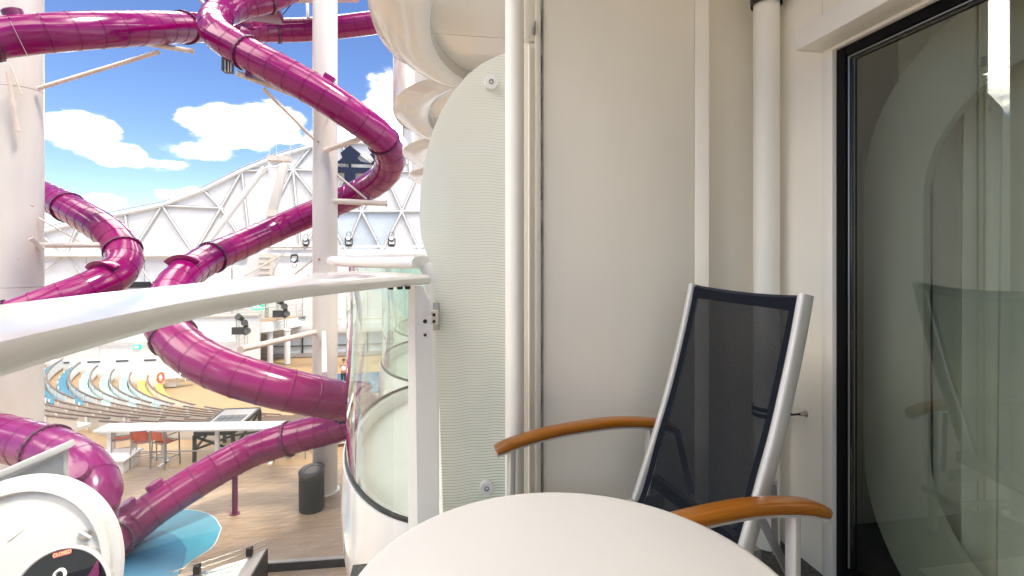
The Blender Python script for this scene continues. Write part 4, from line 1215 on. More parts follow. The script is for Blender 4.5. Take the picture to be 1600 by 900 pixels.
for u, v in edges_:
    ch_ = u[0] == 'a' and v[0] == 'a'
    if ch_:
        obj('top_chord', MB().tube([ND[u], ND[v]], 0.16, 10), M['white'], tw)
    else:
        d_ = (ND[v] - ND[u]).normalized()
        sd__ = d_.cross(Vector((0, 1, 0))).normalized()
        k = obj('diagonal', MB().tube([ND[u], ND[v]], 0.075, 10), M['white'], tw)
        fl_ = MB()
        for sg in (-1, 1):
            o2 = sd__ * (0.105 * sg) + Vector((0, -0.03, 0))
            fl_.tube([ND[u] + d_ * 0.15 + o2, ND[v] - d_ * 0.15 + o2], 0.030, 8)
        obj('edge_tube', fl_, M['member'], k)
    if ch_:
        off_ = Vector((0, 0.1, 0.34))
        obj('edge_cable', MB().tube([ND[u] + off_, ND[v] + off_], 0.045, 8), M['member'], tw)
for k in range(16):
    x0 = -52 + 4.2 * k
    if x0 > 9:
        break
    obj('base_panel', MB().box((x0, YT + 0.2, -7.3), (x0 + 4.14, YT + 0.5, 1.12)), M['white_far'], tw)
obj('base_beam', MB().box((-52, YT - 0.25, 1.0), (12, YT + 0.15, 1.35)), M['white'], tw, bevel=0.03)
low_ = [(-30.97, 46, -1.263), (-26.497, 46, -1.31), (-21.854, 46, -1.36), (-17.033, 46, -1.411), (-12.023, 46, -1.464)]
tops_ = ['l1', 'l2', 'l3', 'l4', 'l5']
for k in range(5):
    for q_ in (k - 1, k):
        if 0 <= q_ < 5:
            obj('base_brace', MB().tube([ND[tops_[k]] + Vector((0, 0.02, 0)), Vector(low_[q_]) + Vector((0, 0.02, 0))], 0.05, 8), M['steel_grey'], tw)
obj('opening', MB().box((-24.343, 46.1, -1.547), (-21.902, 46.3, -1.063)), M['dark_frame'], tw)

# navy crown and anchor emblem fixed to the screen (half hidden by column and slide)
lg = thing('emblem', 'dark navy crown and anchor emblem on the truss screen beside the middle column', 'emblem', (-6.278, 45.6, 8.602))
def lpoly(name, pts, mirror=False):
    pts = [(700 - x if mirror else x, y) for x, y in pts]
    obj(name, MB().prism([PX(x, y) for x, y in pts], (0, 0.08, 0)), M['logo'], lg, smooth=None)
def PX(x, y):
    return Vector((-6.4016 + (x - 350) * 0.00692, 45.6, 8.6347 - (y - 460) * 0.00732))
lpoly('crown_point', [(350, 200), (478, 300), (440, 350), (480, 385), (220, 385), (260, 350), (238, 295)])
lpoly('crown_point', [(590, 300), (672, 250), (760, 300), (720, 420), (482, 420), (482, 386), (600, 408), (640, 365)])
lpoly('crown_point', [(590, 300), (672, 250), (760, 300), (720, 420), (482, 420), (482, 386), (600, 408), (640, 365)], True)
lpoly('crown_band', [(218, 386), (481, 386), (481, 420), (218, 420)])
lpoly('anchor_ring', [(333, 420), (367, 420), (367, 460), (333, 460)])
lpoly('anchor_stock', [(60, 460), (640, 460), (640, 528), (60, 528)])
lpoly('anchor_shank', [(285, 528), (415, 528), (415, 800), (285, 800)])

# leaning pylon with brace and antennas
py_ = thing('pylon', 'white leaning pylon with platform and antennas in front of the truss screen', 'tower', (-13.058, 42, -1.398))
obj('main_leg', MB().prism([(-13.926, 42, -1.388), (-12.276, 42, -1.407), (-11.117, 42, 7.878), (-11.117, 42, 8.57), (-11.999, 42, 8.543), (-11.953, 42, 7.214)], (0, 1.1, 0)), M['white'], py_, bevel=0.02)
obj('front_leg', MB().prism([(-11.885, 41.6, 4.423), (-11.288, 41.6, 4.529), (-10.457, 41.6, 8.125), (-11.012, 41.6, 8.06)], (0, 0.5, 0)), M['column'], py_, bevel=0.02)
obj('joint_plate', MB().prism([(-11.948, 41.5, 4.463), (-11.215, 41.5, 4.522), (-11.215, 41.5, 4.18), (-11.902, 41.5, 4.075)], (0, 0.8, 0)), M['arm'], py_)
obj('platform', MB().box((-11.959, 41.7, 8.392), (-10.342, 42.6, 8.785)), M['arm'], py_)
for px_ in (0, 0.5, 1.0, 1.5):
    q = Vector((-11.804, 41.8, 8.758)) + Vector((px_, 0, 0))
    obj('antenna', MB().tube([q, q + Vector((0, 0, 0.7 + 0.4 * math.sin(px_ * 5)))], 0.03, 8), M['steel_grey'], py_)
obj('brace', MB().tube([(-12.155, 41.9, 7.832), (-16.318, 41.9, 1.927)], 0.24, 14), M['white'], py_)
obj('cable_loop', MB().tube([(-12.039, 41.5, 7.478), (-12.146, 41.4, 7.654), (-11.799, 41.3, 7.792), (-11.161, 41.3, 7.859), (-10.867, 41.4, 8.079)], 0.05, 8), M['white'], py_)
obj('service_box', MB().box((-12.389, 41.3, -1.116), (-11.481, 42, 1.203)), M['arm'], py_)
for k in range(5):
    obj('rung', MB().box(Vector((-12.389, 41.3, -1.116)) + Vector((0.0, -0.06, 0.35 + 0.42 * k)), Vector((-12.389, 41.3, -1.116)) + Vector((0.75, -0.01, 0.42 + 0.42 * k))), M['steel_grey'], py_)
obj('stay', MB().tube([(-10.847, 41.5, 1.251), (-11.582, 41.5, -0.455)], 0.07, 8), M['steel_grey'], py_)
obj('stay', MB().tube([(-8.348, 40, 2.394), (-13.002, 40, -0.378)], 0.05, 8), M['arm'], py_)

# catwalk beam with moving-head lamps
cb = thing('catwalk_beam', 'white lighting catwalk beam running across behind the middle column', 'beam', (-4.871, 39, 1.535))
obj('upper_rail', MB().bar((-11.485, 39, 1.757), (1.672, 39, 1.784), 0.18, 0.14), M['white'], cb)
obj('beam', MB().bar((-11.485, 39, 1.391), (1.672, 39, 1.397), 0.5, 0.3), M['white'], cb)
obj('drop_pipe', MB().tube([(-11.028, 38.6, 1.708), (-7.837, 38.6, 1.714)], 0.10, 10), M['arm'], cb)
for x in range(11):
    q0 = Vector((-8.447, 39, 1.809)).lerp(Vector((-0.236, 39, 1.828)), x / 10)
    obj('stanchion', MB().tube([q0, q0 + Vector((0, 0, 0.85))], 0.025, 6), M['steel_grey'], cb)
for dz_ in (0.45, 0.85):
    obj('hand_line', MB().tube([Vector((-8.447, 39, 1.809)) + Vector((0, 0, dz_)), Vector((-0.236, 39, 1.828)) + Vector((0, 0, dz_))], 0.018, 6), M['steel_grey'], cb)
def head(loc, label, flip=1, sc_=1.0, pale=False):
    t_ = thing('stage_light', label, 'stage light', loc, 0, 'moving head stage lights')
    m_ = M['charcoal']
    obj('base', MB().box((-0.2 * sc_, -0.18 * sc_, 0), (0.2 * sc_, 0.18 * sc_, 0.16 * flip * sc_)), m_, t_, local=True, bevel=0.01)
    for sx in (-1, 1):
        obj('yoke_arm', MB().box((sx * 0.24 * sc_ - 0.035 * sc_, -0.07 * sc_, 0.1 * flip * sc_), (sx * 0.24 * sc_ + 0.035 * sc_, 0.07 * sc_, 0.62 * flip * sc_)), m_, t_, local=True, bevel=0.008)
    Th = Matrix.Translation((0, -0.05, 0.52 * flip * sc_)) @ Matrix.Rotation(R(70), 4, 'X') @ Matrix.Scale(sc_, 4)
    h = obj('head', MB().lathe([(0, -0.26), (0.13, -0.24), (0.19, -0.05), (0.20, 0.24), (0.17, 0.26)], 20, Th), m_, t_, local=True)
    l_ = obj('lens', MB().lathe([(0, 0.25), (0.165, 0.25), (0.17, 0.24)], 20, Th), M['pane_far'], h, local=True)
    hoop = MB().tube([(0.17 * sc_ * math.cos(a), 0, (0.86 + 0.2 * math.sin(a)) * flip * sc_) for a in [PI * k / 10 for k in range(-1, 12)]], 0.022 * sc_, 6)
    obj('hoop', hoop, m_, t_, local=True)
head((-5.536, 38.9, 1.768), 'black moving head light on the catwalk beam just right of the middle column')
head((-2.478, 38.9, 1.774), 'black moving head light on the catwalk beam close to the frosted screen')
head((-8.426, 38.5, 1.803), 'black stage light on the catwalk just left of the middle column', 1, 0.8)
head((-9.204, 38.5, 1.209), 'black stage light hanging under the catwalk left of the middle column', -1, 0.9)

# white promenade ledge with railing
ld = thing('promenade_ledge', 'curving white promenade ledge with thin railings beyond the amphitheatre', 'balcony', (-12.411, 40.632, -4.4))
lp_ = spline([(-18.414, 39.617, -3.965), (-15.818, 40.396, -4.094), (-12.476, 40.846, -4.096), (-10.731, 42.884, -3.965), (-9.049, 46.657, -3.929)], 0.8)
bk = [Vector((p.x + 0.5, YT, p.z)) for p in reversed(lp_)]
zL = -3.95
obj('fascia', MB().prism([(p.x, p.y, zL - 0.75) for p in lp_] + [(p.x, p.y + 0.2, zL - 0.75) for p in reversed(lp_)], (0, 0, 0.75)), M['white'], ld)
obj('floor', MB().prism([(p.x, p.y + 0.21, zL - 0.12) for p in lp_] + [(lp_[-1].x + 0.3, YT, zL - 0.12), (lp_[0].x - 0.3, YT, zL - 0.12)], (0, 0, 0.12)), M['tan_deck'], ld)
for k in range(0, len(lp_), 2):
    p = Vector((lp_[k].x, lp_[k].y + 0.1, zL))
    obj('railing_post', MB().tube([p, p + Vector((0, 0, 1.1))], 0.035, 8), M['steel_grey'], ld)
for dz_ in (0.28, 0.55, 0.82, 1.1):
    obj('rail', MB().tube([(p.x, p.y + 0.1, zL + dz_) for p in lp_], 0.022 if dz_ < 1 else 0.04, 8), M['steel_grey'], ld)
for k in range(6):
    q = Vector((lp_[0].x + 2.6 * k, YT - 0.3, zL))
    obj('wall_panel', MB().box((q.x, YT - 0.2, zL), (q.x + 2.5, YT + 0.1, zL + 4.2)), M['white'], ld)
dr = thing('exit_door', 'grey and white door with green sign on the promenade beyond the slide', 'door', (-12.909, 44, -4.886))
obj('leaf', MB().box((-13.313, 43.9, -5.015), (-12.735, 44, -3.28)), M['white'], dr)
obj('lower_panel', MB().box((-13.317, 43.85, -5.007), (-12.701, 43.89, -4.046)), M['grey_stone'], dr)
obj('jamb', MB().box((-12.658, 43.8, -5.016), (-12.465, 44, -3.068)), M['grey_stone'], dr)
exit_sign((-13.174, 43.6, -3.239), 0.95, 0.42, 'green exit sign above the promenade door beyond the slide')
def light_tower(px, label, tw_):
    b = Vector(px)
    t_ = thing('light_tower', label, 'lighting stand', b, 0, 'lighting stands on the promenade ledge')
    for sx in (-1, 1):
        for sy in (-1, 1):
            obj('upright', MB().tube([b + Vector((sx * 0.28, sy * 0.28, 0)), b + Vector((sx * 0.28, sy * 0.28, tw_))], 0.035, 8), M['steel_grey'], t_)
    la = MB()
    for k in range(6):
        z0, z1 = tw_ * k / 6, tw_ * (k + 1) / 6
        la.tube([b + Vector((-0.28, -0.28, z0)), b + Vector((0.28, -0.28, z1))], 0.02, 6)
        la.tube([b + Vector((-0.28, 0.28, z0)), b + Vector((-0.28, -0.28, z1))], 0.02, 6)
    obj('lacing', la, M['steel_grey'], t_)
    obj('dimmer_box', MB().box(b + Vector((-0.55, -0.4, tw_ * 0.45)), b + Vector((0.55, -0.32, tw_ * 0.72))), M['charcoal'], t_)
    for k, (ox, oz) in enumerate(((0.0, tw_ + 0.1), (0.32, tw_ - 0.35), (0.38, tw_ - 0.9))):
        T = Matrix.Translation(b + Vector((ox, -0.3, oz))) @ Matrix.Rotation(R(60), 4, 'X') @ Matrix.Rotation(R(25 * k - 20), 4, 'Y')
        obj('lamp', MB().lathe([(0, -0.3), (0.16, -0.25), (0.24, 0.3), (0.0, 0.28)], 16, T), M['black'], t_)
light_tower((-12.911, 39.195, -5.316), 'lattice lighting stand with black lamps, left of the two beyond the slide', 1.9)
light_tower((-10.953, 41.907, -4.477), 'lattice lighting stand with black lamps, right of the two beyond the slide', 1.9)

# window wall of the aft deck
aw = thing('aft_wall', 'white aft wall with big bright windows behind the pool', 'building', (0, 44.6, -7.3))
obj('plinth', MB().box((-14.0, 44.5, -7.3), (9.0, 44.9, -7.0)), M['grey_stone'], aw)
for k in range(8):
    x0 = -12.6 + 2.6 * k
    w_ = obj('window', MB().box((x0 + 0.04, 44.62, -6.98), (x0 + 2.52, 44.70, -5.35)), M['pane_far'], aw)
    obj('mullion', MB().box((x0 - 0.08, 44.5, -6.98), (x0 + 0.03, 44.75, -5.34)), M['dark_frame'], w_)
    obj('transom', MB().box((x0 + 0.04, 44.52, -6.42), (x0 + 2.52, 44.61, -6.36)), M['dark_frame'], w_)
    obj('wall_panel', MB().box((x0, 44.55, -4.6), (x0 + 2.56, 44.8, 0.4)), M['white_far'], aw)
obj('band', MB().box((-14.0, 44.3, -5.33), (9.0, 44.8, -4.62)), M['white'], aw, bevel=0.02)
obj('rail', MB().tube([(-9, 44.2, -4.15), (9, 44.2, -4.15)], 0.05, 8), M['arm'], aw)
for k in range(10):
    obj('rail_post', MB().tube([(-9 + 2 * k, 44.2, -4.6), (-9 + 2 * k, 44.2, -4.15)], 0.03, 6), M['arm'], aw)
for q, px_k in (((-10.557, 42, -7.028), True), ((-11.814, 42, -6.836), False)):
    q = Vector(q)
    t_ = thing('white_post', 'short white pillar on the aft deck, ' + ('right' if px_k else 'left') + ' one of two beyond the slide', 'pillar', (q.x, q.y, -7.3))
    obj('shaft', MB().lathe([(0.22, 0), (0.22, 2.6)], 20, Matrix.Translation((q.x, q.y, -7.3))), M['white'], t_)
    obj('cap', MB().lathe([(0, 2.68), (0.28, 2.66), (0.28, 2.6)], 20, Matrix.Translation((q.x, q.y, -7.3))), M['white'], t_)

# ------------------------------------------------------------------ person by the pool
def skin_mesh(name, joints, bones, mtl, parent, sub=2):
    me = bpy.data.meshes.new(name)
    me.from_pydata([j[0] for j in joints], bones, [])
    o = bpy.data.objects.new(name, me)
    C.objects.link(o)
    md = o.modifiers.new('skin', 'SKIN')
    for k, j in enumerate(joints):
        me.skin_vertices[0].data[k].radius = j[1] if isinstance(j[1], tuple) else (j[1], j[1])
    me.skin_vertices[0].data[0].use_root = True
    md.use_smooth_shade = True
    s_ = o.modifiers.new('sub', 'SUBSURF')
    s_.levels = s_.render_levels = sub
    me.materials.append(mtl)
    o.parent = parent
    return o
per = thing('person', 'person in a white sleeveless top and dark trousers standing by the pool with bent arms', 'person', (-5.193, 34.261, -7.3), R(-8))
J = [((0, 0, 0.94), (0.14, 0.10)), ((0, 0, 1.10), (0.125, 0.09)), ((0, 0.0, 1.28), (0.15, 0.10)), ((0, 0, 1.42), (0.11, 0.08)), ((0, -0.01, 1.50), 0.055), ((0, -0.02, 1.58), (0.07, 0.085)), ((0, -0.02, 1.70), (0.065, 0.08)),
     ((-0.18, 0, 1.40), 0.055), ((-0.27, -0.02, 1.16), 0.042), ((-0.12, -0.20, 1.08), 0.034), ((-0.05, -0.23, 1.08), 0.028),
     ((0.18, 0, 1.40), 0.055), ((0.27, -0.02, 1.16), 0.042), ((0.12, -0.20, 1.06), 0.034), ((0.05, -0.23, 1.06), 0.028),
     ((-0.09, 0, 0.86), 0.085), ((-0.10, -0.01, 0.48), 0.058), ((-0.11, 0.01, 0.08), 0.042), ((-0.12, -0.14, 0.03), 0.035),
     ((0.09, 0, 0.86), 0.085), ((0.10, -0.01, 0.48), 0.058), ((0.11, 0.01, 0.08), 0.042), ((0.12, -0.14, 0.03), 0.035)]
BN = [(0, 1), (1, 2), (2, 3), (3, 4), (4, 5), (5, 6), (3, 7), (7, 8), (8, 9), (9, 10), (3, 11), (11, 12), (12, 13), (13, 14), (0, 15), (15, 16), (16, 17), (17, 18), (0, 19), (19, 20), (20, 21), (21, 22)]
skin_mesh('body', J, BN, M['skin'], per)
skin_mesh('shirt', [((0, 0, 0.98), (0.155, 0.115)), ((0, 0, 1.10), (0.14, 0.105)), ((0, 0, 1.28), (0.165, 0.115)), ((0, 0, 1.41), (0.14, 0.095))], [(0, 1), (1, 2), (2, 3)], M['shirt'], per)
skin_mesh('trousers', [((0, 0, 0.97), (0.155, 0.115)), ((-0.09, 0, 0.84), 0.10), ((-0.10, -0.01, 0.48), 0.075), ((-0.11, 0.01, 0.10), 0.06), ((0.09, 0, 0.84), 0.10), ((0.10, -0.01, 0.48), 0.075), ((0.11, 0.01, 0.10), 0.06)], [(0, 1), (1, 2), (2, 3), (0, 4), (4, 5), (5, 6)], M['trousers'], per)
obj('hair', MB().lathe([(0, 0.115), (0.05, 0.105), (0.085, 0.06), (0.093, 0.0), (0.08, -0.05)], 16, Matrix.Translation((0, 0.0, 1.70))), M['hair'], per, local=True)

# ================================================================== PLAZA FURNITURE
ct = thing('counter_table', 'long white bar height table at the edge of the plaza in front of the benches', 'table', (-7.19, 16.192, -4.7))
ca, cbb = Vector((-9.061, 16.234, -3.702)), Vector((-3.986, 15.581, -3.716))
ca.z = cbb.z = -3.66
ndir = (cbb - ca).normalized()
obj('top', MB().bar(ca, cbb, 0.62, 0.07), M['white'], ct, bevel=0.012)
for f in (0.05, 0.34, 0.63, 0.93):
    p = ca.lerp(cbb, f)
    l_ = obj('leg', MB().bar((p.x, p.y, DZ), (p.x, p.y, -3.70), 0.12, 0.10), M['white'], ct)
    obj('foot', MB().bar(Vector((p.x, p.y, DZ + 0.02)) - Vector((0, 0.25, 0)), Vector((p.x, p.y, DZ + 0.02)) + Vector((0, 0.25, 0)), 0.10, 0.04), M['white'], l_)
obj('foot_rail', MB().tube([Vector((ca.x, ca.y, DZ + 0.35)), Vector((cbb.x, cbb.y, DZ + 0.35))], 0.02, 8), M['steel_grey'], ct)


def make_stool(loc, rz, label, sling='orange'):
    t_ = thing('bar_stool', label, 'bar stool', loc, rz, 'bar stools at the long white table')
    g_ = M['alu_dark']
    for sx in (-1, 1):
        obj('leg', MB().bar((sx * 0.25, -0.24, 0), (sx * 0.22, -0.20, 0.70), 0.028, 0.028), g_, t_, local=True)
        obj('leg', MB().bar((sx * 0.25, 0.25, 0), (sx * 0.24, 0.22, 0.93), 0.028, 0.028), g_, t_, local=True)
        obj('back_post', MB().bar((sx * 0.22, -0.20, 0.70), (sx * 0.22, -0.27, 1.06), 0.026, 0.026), g_, t_, local=True)
        obj('armrest', MB().bar((sx * 0.235, -0.22, 0.92), (sx * 0.24, 0.24, 0.93), 0.035, 0.022), g_, t_, local=True)
        obj('side_stretcher', MB().bar((sx * 0.245, -0.23, 0.28), (sx * 0.245, 0.24, 0.28), 0.02, 0.02), g_, t_, local=True)
    obj('stretcher', MB().bar((-0.24, 0.24, 0.25), (0.24, 0.24, 0.25), 0.022, 0.022), g_, t_, local=True)
    obj('stretcher', MB().bar((-0.24, -0.225, 0.34), (0.24, -0.225, 0.34), 0.02, 0.02), g_, t_, local=True)
    obj('seat', MB().grid(lambda a, b: (-0.215 + 0.43 * a, -0.20 + 0.42 * b, 0.70 - 0.03 * math.sin(PI * a)), 6, 6), M[sling], t_, local=True)
    obj('seat_frame', MB().tube([(-0.225, -0.20, 0.70), (0.225, -0.20, 0.70), (0.23, 0.22, 0.70), (-0.23, 0.22, 0.70)], 0.014, 8, closed=True), g_, t_, local=True)
    obj('backrest', MB().grid(lambda a, b: (-0.212 + 0.424 * a, -0.215 - 0.05 * b - 0.03 * math.sin(PI * a), 0.80 + 0.245 * b), 6, 4), M[sling], t_, local=True)
    obj('back_rail', MB().tube([(-0.22, -0.27, 1.055), (0, -0.295, 1.06), (0.22, -0.27, 1.055)], 0.013, 8), g_, t_, local=True)
    return t_


s0 = make_stool((-8.539, 16.328, -4.7), R(-160), 'orange bar stool at the left end of the long white table, turned sideways')
s1 = copy_tree(s0, (-7.858, 15.989, -4.7), R(8), 'orange bar stool in the middle of three, its back towards the plaza')
s2 = copy_tree(s0, (-7.231, 15.839, -4.7), R(-24), 'orange bar stool on the right of three, nearest the dark slatted stand')
s4 = make_stool((-4.173, 15.964, -4.7), R(10), 'grey bar stool seen under the lower run of the purple slide, left of two', 'bench_back')
s5 = copy_tree(s4, (-3.676, 15.977, -4.7), R(-6), 'grey bar stool seen under the lower run of the purple slide, right of two')

dk = thing('panel_stand', 'dark steel stand with a sloping tiled panel top beside the orange stools', 'stand', (-6.193, 16.257, -4.7))
A_, B_, C_, D_ = (Vector(q) for q in ((-6.54, 16.012, -3.863), (-5.453, 15.828, -3.827), (-5.171, 17.302, -3.601), (-6.269, 17.487, -3.641)))
def on(u, v, h=0.0):
    return (A_ * (1 - u) + B_ * u) * (1 - v) + (D_ * (1 - u) + C_ * u) * v + Vector((0, 0, h))
for a, b in ((A_, B_), (B_, C_), (C_, D_), (D_, A_)):
    obj('edge_beam', MB().bar(a - Vector((0, 0, 0.04)), b - Vector((0, 0, 0.04)), 0.07, 0.10), M['dark_frame'], dk)
obj('deck_plate', MB().prism([on(0.03, 0.02, -0.03), on(0.97, 0.02, -0.03), on(0.97, 0.98, -0.03), on(0.03, 0.98, -0.03)], (0, 0, 0.03)), M['grey_stone'], dk)
for iu in range(4):
    for iv in range(4):
        u0, u1 = 0.14 + 0.19 * iu, 0.14 + 0.19 * iu + 0.175
        v0, v1 = 0.08 + 0.155 * iv, 0.08 + 0.155 * iv + 0.14
        obj('tile', MB().prism([on(u0, v0, 0.001), on(u1, v0, 0.001), on(u1, v1, 0.001), on(u0, v1, 0.001)], (0, 0, 0.012)), M['dark_tile'], dk)
for q in (A_, B_, C_, D_):
    obj('leg', MB().bar((q.x, q.y, DZ), (q.x, q.y, q.z - 0.08), 0.085, 0.085), M['dark_frame'], dk)
for a, b in ((A_, D_), (B_, C_), (A_, B_)):
    obj('brace', MB().bar((a.x, a.y, a.z - 0.12), (b.x, b.y, DZ + 0.35), 0.05, 0.06), M['dark_frame'], dk)
    obj('brace', MB().bar((b.x, b.y, b.z - 0.12), (a.x, a.y, DZ + 0.35), 0.05, 0.06), M['dark_frame'], dk)

cx = thing('storage_chest', 'low white storage chest between the violet slide and the stools', 'chest', (-8.464, 15.498, -4.7))
q = Vector((-8.07, 15.431, -4.7))
obj('body', MB().box((q.x - 1.3, q.y, DZ), (q.x, q.y + 0.85, DZ + 0.33)), M['white'], cx, bevel=0.01)
obj('lid', MB().box((q.x - 1.33, q.y - 0.04, DZ + 0.333), (q.x + 0.05, q.y + 0.90, DZ + 0.39)), M['white'], cx, bevel=0.008)

tl_ = thing('tool_rack', 'white rack with dark bag standing behind the middle column on the seating deck', 'rack', (-2.504, 16.649, -4.7))
q = Vector((-2.504, 16.649, -4.7))
for sx in (-1, 1):
    obj('upright', MB().bar(q + Vector((sx * 0.3, 0, 0)), q + Vector((sx * 0.3, 0, 0.95)), 0.05, 0.05), M['white'], tl_)
for z_ in (0.12, 0.5, 0.92):
    obj('shelf', MB().box(q + Vector((-0.27, -0.2, z_)), q + Vector((0.27, 0.2, z_ + 0.03))), M['white'], tl_)
obj('bag', MB().box(q + Vector((-0.2, -0.18, 0.155)), q + Vector((0.15, 0.15, 0.42))), M['black'], tl_, bevel=0.04)

# litter bin: oval drum, vertical slats, sloping lid
bn = thing('litter_bin', 'dark grey slatted litter bin with a sloping lid in front of the middle column', 'litter bin', (-2.632, 12.614, -4.7))
bb = Vector((-2.632, 12.614, -4.7))
rb, hb_ = 0.275, 0.80
TB = Matrix.Translation(bb)
obj('drum', MB().lathe([(0, 0.03), (rb - 0.025, 0.03), (rb - 0.025, hb_)], 40, TB), M['black'], bn)
obj('base_ring', MB().lathe([(rb - 0.03, 0.0), (rb + 0.005, 0.0), (rb + 0.005, 0.05), (rb - 0.03, 0.05)], 40, TB), M['charcoal'], bn)
sl = MB()
for k in range(34):
    a = 2 * PI * k / 34
    d = Vector((math.cos(a), math.sin(a), 0))
    sl.bar(bb + d * rb + Vector((0, 0, 0.05)), bb + d * rb + Vector((0, 0, hb_)), 0.036, 0.016, d)
s_ = obj('slats', sl, M['charcoal'], bn)
s_['kind'] = 'stuff'
cr = MB()
vs = []
for k in range(41):
    a = 2 * PI * k / 40
    hh = 0.06 + 0.06 * (1 + math.cos(a - R(60)))
    for rr, zz in ((rb + 0.012, hb_ - 0.03), (rb + 0.014, hb_ + hh * 0.9)):
        vs.append(bb + Vector((rr * math.cos(a), rr * math.sin(a), zz)))
cr.add(vs, [(2 * k, 2 * k + 2, 2 * k + 3, 2 * k + 1) for k in range(40)])
obj('collar', cr, M['charcoal'], bn)
lid = MB()
rows_ = []
for rr, up_ in ((rb + 0.02, -0.02), (rb + 0.022, 0.012), (rb - 0.03, 0.03), (rb * 0.62, 0.026), (rb * 0.58, 0.012), (0.02, 0.012)):
    rows_.append([bb + Vector((rr * math.cos(2 * PI * k / 40), rr * math.sin(2 * PI * k / 40), hb_ + 0.054 + 0.054 * (1 + rr / rb * math.cos(2 * PI * k / 40 - R(60))) + up_)) for k in range(40)])
lid.add([p for r_ in rows_ for p in r_], [(i * 40 + k, i * 40 + (k + 1) % 40, (i + 1) * 40 + (k + 1) % 40, (i + 1) * 40 + k) for i in range(5) for k in range(40)] + [tuple(5 * 40 + k for k in range(40))])
obj('lid', lid, M['bin_lid'], bn, smooth=40)

# kerb at the near edge of the plaza
kb = thing('plaza_kerb', 'dark low kerb with a pale top edge at the near side of the plaza under the balconies', 'kerb', (-2.091, 10.187, -4.7))
a, b = Vector((-2.935, 10.274, -4.69)), Vector((-0.307, 10.155, -4.69))
obj('face', MB().bar(a + Vector((0, 0, 0.07)), b + Vector((0, 0, 0.07)), 0.08, 0.15), M['dark_stone'], kb)
obj('coping', MB().bar(a + Vector((0, 0.01, 0.155)), b + Vector((0, 0.01, 0.155)), 0.09, 0.02), M['grey_stone'], kb)

# skylight with glass, rail and clamps at the bottom edge
sk = thing('skylight', 'sloping glass skylight with steel rail, black clamps and a grey coping at the bottom edge', 'skylight', (-3.306, 10.103, -4.7))
q1, q2, q3, q4 = (Vector(q) for q in ((-4.134, 9.419, -4.182), (-3.129, 9.858, -4.185), (-3.24, 9.066, -4.265), (-3.924, 8.674, -4.279)))
obj('glass', MB().prism([q1, q2, q3, q4], (0, 0, -0.02)), M['glass_low'], sk)
obj('reflection_sheet', MB().prism([p - Vector((0, 0, 0.10)) for p in (q1, q2, q3, q4)], (0, 0, -0.03)), M['white'], sk)  # white sheet added under the pane to imitate its white reflection
g1, g2, g3, g4 = (Vector(q) for q in ((-3.129, 9.858, -4.174), (-2.885, 10.02, -4.129), (-2.978, 9.224, -4.258), (-3.24, 9.066, -4.276)))
obj('coping', MB().prism([g1, g2, g3, g4], (0, 0, -0.08)), M['grey_stone'], sk)
obj('side_wall', MB().prism([g2, g3, Vector((g3.x, g3.y, DZ)), Vector((g2.x, g2.y, DZ))], (0.03, 0.0, 0)), M['dark_stone'], sk)
for s_ in (0.0, 1.0):
    off_ = Vector((0, 0.03, 0.03 + 0.09 * s_))
    obj('rail', MB().tube([Vector((-4.222, 9.333, -4.151)) + off_, Vector((-3.129, 9.858, -4.116)) + off_, Vector((-2.923, 10.077, -4.134)) + off_], 0.012, 8), M['steel_pin'], sk)
for q in ((-3.85, 9.524, -4.125), (-3.118, 9.856, -4.082)):
    obj('clamp', MB().box(Vector(q) - Vector((0.05, 0.05, 0.06)), Vector(q) + Vector((0.05, 0.05, 0.09))), M['black'], sk, bevel=0.01)

# ------------------------------------------------------------------ white pod, bottom left
nrm = Vector((-0.06, -0.95, 0.30)).normalized()
uu = Vector((0, 0, 1)).cross(nrm).normalized()
vv = nrm.cross(uu)
PC = Vector((-5.183, 7.467, -2.909))
TP = Matrix((uu, vv, nrm)).transposed().to_4x4()
TP.translation = PC
pod = thing('slide_pod', 'round white pod with raised rim and black round screen at the bottom left', 'pod', (PC.x, PC.y, DZ))
RO = 1.29
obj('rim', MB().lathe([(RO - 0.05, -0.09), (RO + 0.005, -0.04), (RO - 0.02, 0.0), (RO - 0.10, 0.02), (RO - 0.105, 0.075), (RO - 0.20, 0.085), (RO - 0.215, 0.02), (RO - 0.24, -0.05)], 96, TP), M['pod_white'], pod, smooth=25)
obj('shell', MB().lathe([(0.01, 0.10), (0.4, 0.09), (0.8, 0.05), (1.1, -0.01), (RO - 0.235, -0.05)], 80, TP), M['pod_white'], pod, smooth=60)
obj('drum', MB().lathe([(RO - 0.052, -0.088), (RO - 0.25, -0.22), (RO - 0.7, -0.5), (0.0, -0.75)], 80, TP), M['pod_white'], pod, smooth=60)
obj('stand', MB().bar((PC.x - 0.2, PC.y + 0.75, DZ), (PC.x - 0.2, PC.y + 0.75, PC.z - 0.3), 0.9, 0.7), M['white'], pod)
obj('rib', MB().bar(TP @ Vector((-0.1, 0.52, 0.085)), TP @ Vector((0.38, 0.93, 0.0)), 0.03, 0.02, nrm), M['pod_white'], pod)
def pod_pt(px, py):
    """plan position on the pod face for a design grid in 1/123 m units"""
    return ((px - 18) / 145.0, (913 - py) / 131.0)
sx_, sy_ = pod_pt(113, 936)
TS = TP @ Matrix.Translation((sx_, sy_, 0.0))
obj('screen_bezel', MB().lathe([(0.60, 0.02), (0.615, 0.10), (0.575, 0.115), (0.56, 0.10)], 64, TS), M['pod_white'], pod, smooth=30)
scn = obj('screen', MB().lathe([(0.0, 0.125), (0.33, 0.12), (0.565, 0.10)], 64, TS), M['screen'], pod, smooth=60)
lx, ly = pod_pt(106, 868)
TL = TP @ Matrix.Translation((lx, ly, 0.130)) @ Matrix.Rotation(R(13), 4, 'Z')
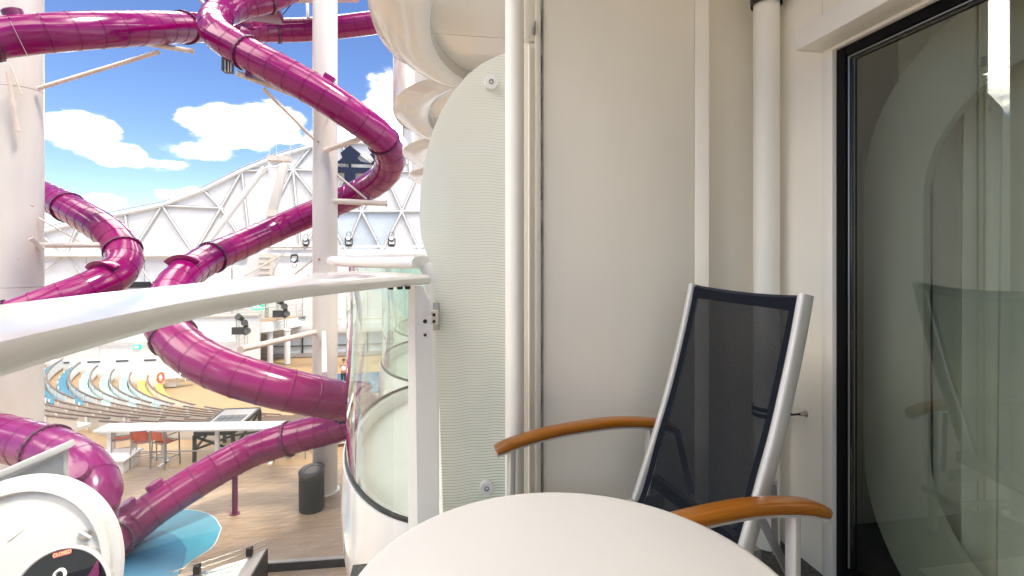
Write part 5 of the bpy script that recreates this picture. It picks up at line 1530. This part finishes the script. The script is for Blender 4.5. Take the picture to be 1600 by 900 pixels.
obj('led_board', MB().box((-0.105, -0.032, -0.004), (0.105, 0.032, 0.0), TL), M['led_dim'], scn)


def text_mesh(name, body, size, T_, m_, parent):
    cu = bpy.data.curves.new(name, 'FONT')
    cu.body = body
    cu.size = size
    cu.align_x = 'CENTER'
    cu.align_y = 'CENTER'
    cu.extrude = 0.001
    to = bpy.data.objects.new(name, cu)
    C.objects.link(to)
    bpy.context.view_layer.update()
    dg = bpy.context.evaluated_depsgraph_get()
    me = bpy.data.meshes.new_from_object(to.evaluated_get(dg))
    bpy.data.objects.remove(to)
    me.transform(T_)
    me.materials.clear()
    me.materials.append(m_)
    o = bpy.data.objects.new(name, me)
    C.objects.link(o)
    o.parent = parent
    o.matrix_parent_inverse = parent_inv(parent)
    return o


text_mesh('lettering', 'CLOSED', 0.058, TL @ Matrix.Translation((0, 0, 0.003)), M['led_red'], scn)
cx_, cy_ = pod_pt(109, 900)
obj('camera_ring', MB().lathe([(0.045, 0.122), (0.052, 0.145), (0.072, 0.145), (0.08, 0.118)], 32, TP @ Matrix.Translation((cx_, cy_, 0.0))), M['gloss_white'], scn, smooth=40)
wx, wy = pod_pt(162, 893)
obj('violet_wedge', MB().prism([TP @ Vector((wx - 0.06, wy - 0.16, 0.118)), TP @ Vector((wx + 0.05, wy + 0.10, 0.118)), TP @ Vector((wx + 0.10, wy - 0.06, 0.118)), TP @ Vector((wx + 0.06, wy - 0.2, 0.118))], nrm * 0.01), M['plum'], scn)
hx, hy = pod_pt(134, 843)
obj('hinge', MB().box((hx - 0.07, hy - 0.05, 0.03), (hx + 0.05, hy + 0.05, 0.10), TP), M['steel_pin'], pod, bevel=0.015)
obj('hinge_pin', MB().tube([TP @ Vector((hx - 0.08, hy + 0.06, 0.09)), TP @ Vector((hx + 0.10, hy - 0.03, 0.11))], 0.016, 10), M['white'], pod)

wn = thing('wind_screen', 'white triangular wind screen with a thick sloping top rail above the pod', 'screen', (-5.443, 8.322, -2.122))
w1, w2 = Vector((-5.872, 8.191, -1.797)), Vector((-4.976, 8.243, -1.419))
obj('top_rail', MB().bar(w1, w2, 0.16, 0.09), M['pod_white'], wn, bevel=0.01)
obj('channel', MB().bar(w1 + Vector((0.02, -0.02, -0.075)), w2 + Vector((-0.10, -0.02, -0.075)), 0.05, 0.05), M['steel_grey'], wn)
obj('panel', MB().prism([(-5.924, 8.22, -1.877), (-5.077, 8.291, -1.522), (-5.077, 8.291, -1.815), (-4.996, 8.277, -2.182), (-4.996, 8.277, -2.961), (-5.924, 8.22, -2.839)], (0.01, 0.03, 0)), M['pod_white'], wn)
obj('edge_bead', MB().tube([(-5.063, 8.268, -1.496), (-5.072, 8.27, -1.807), (-5.027, 8.262, -2.081), (-4.946, 8.248, -2.309)], 0.03, 10), M['pod_white'], wn)
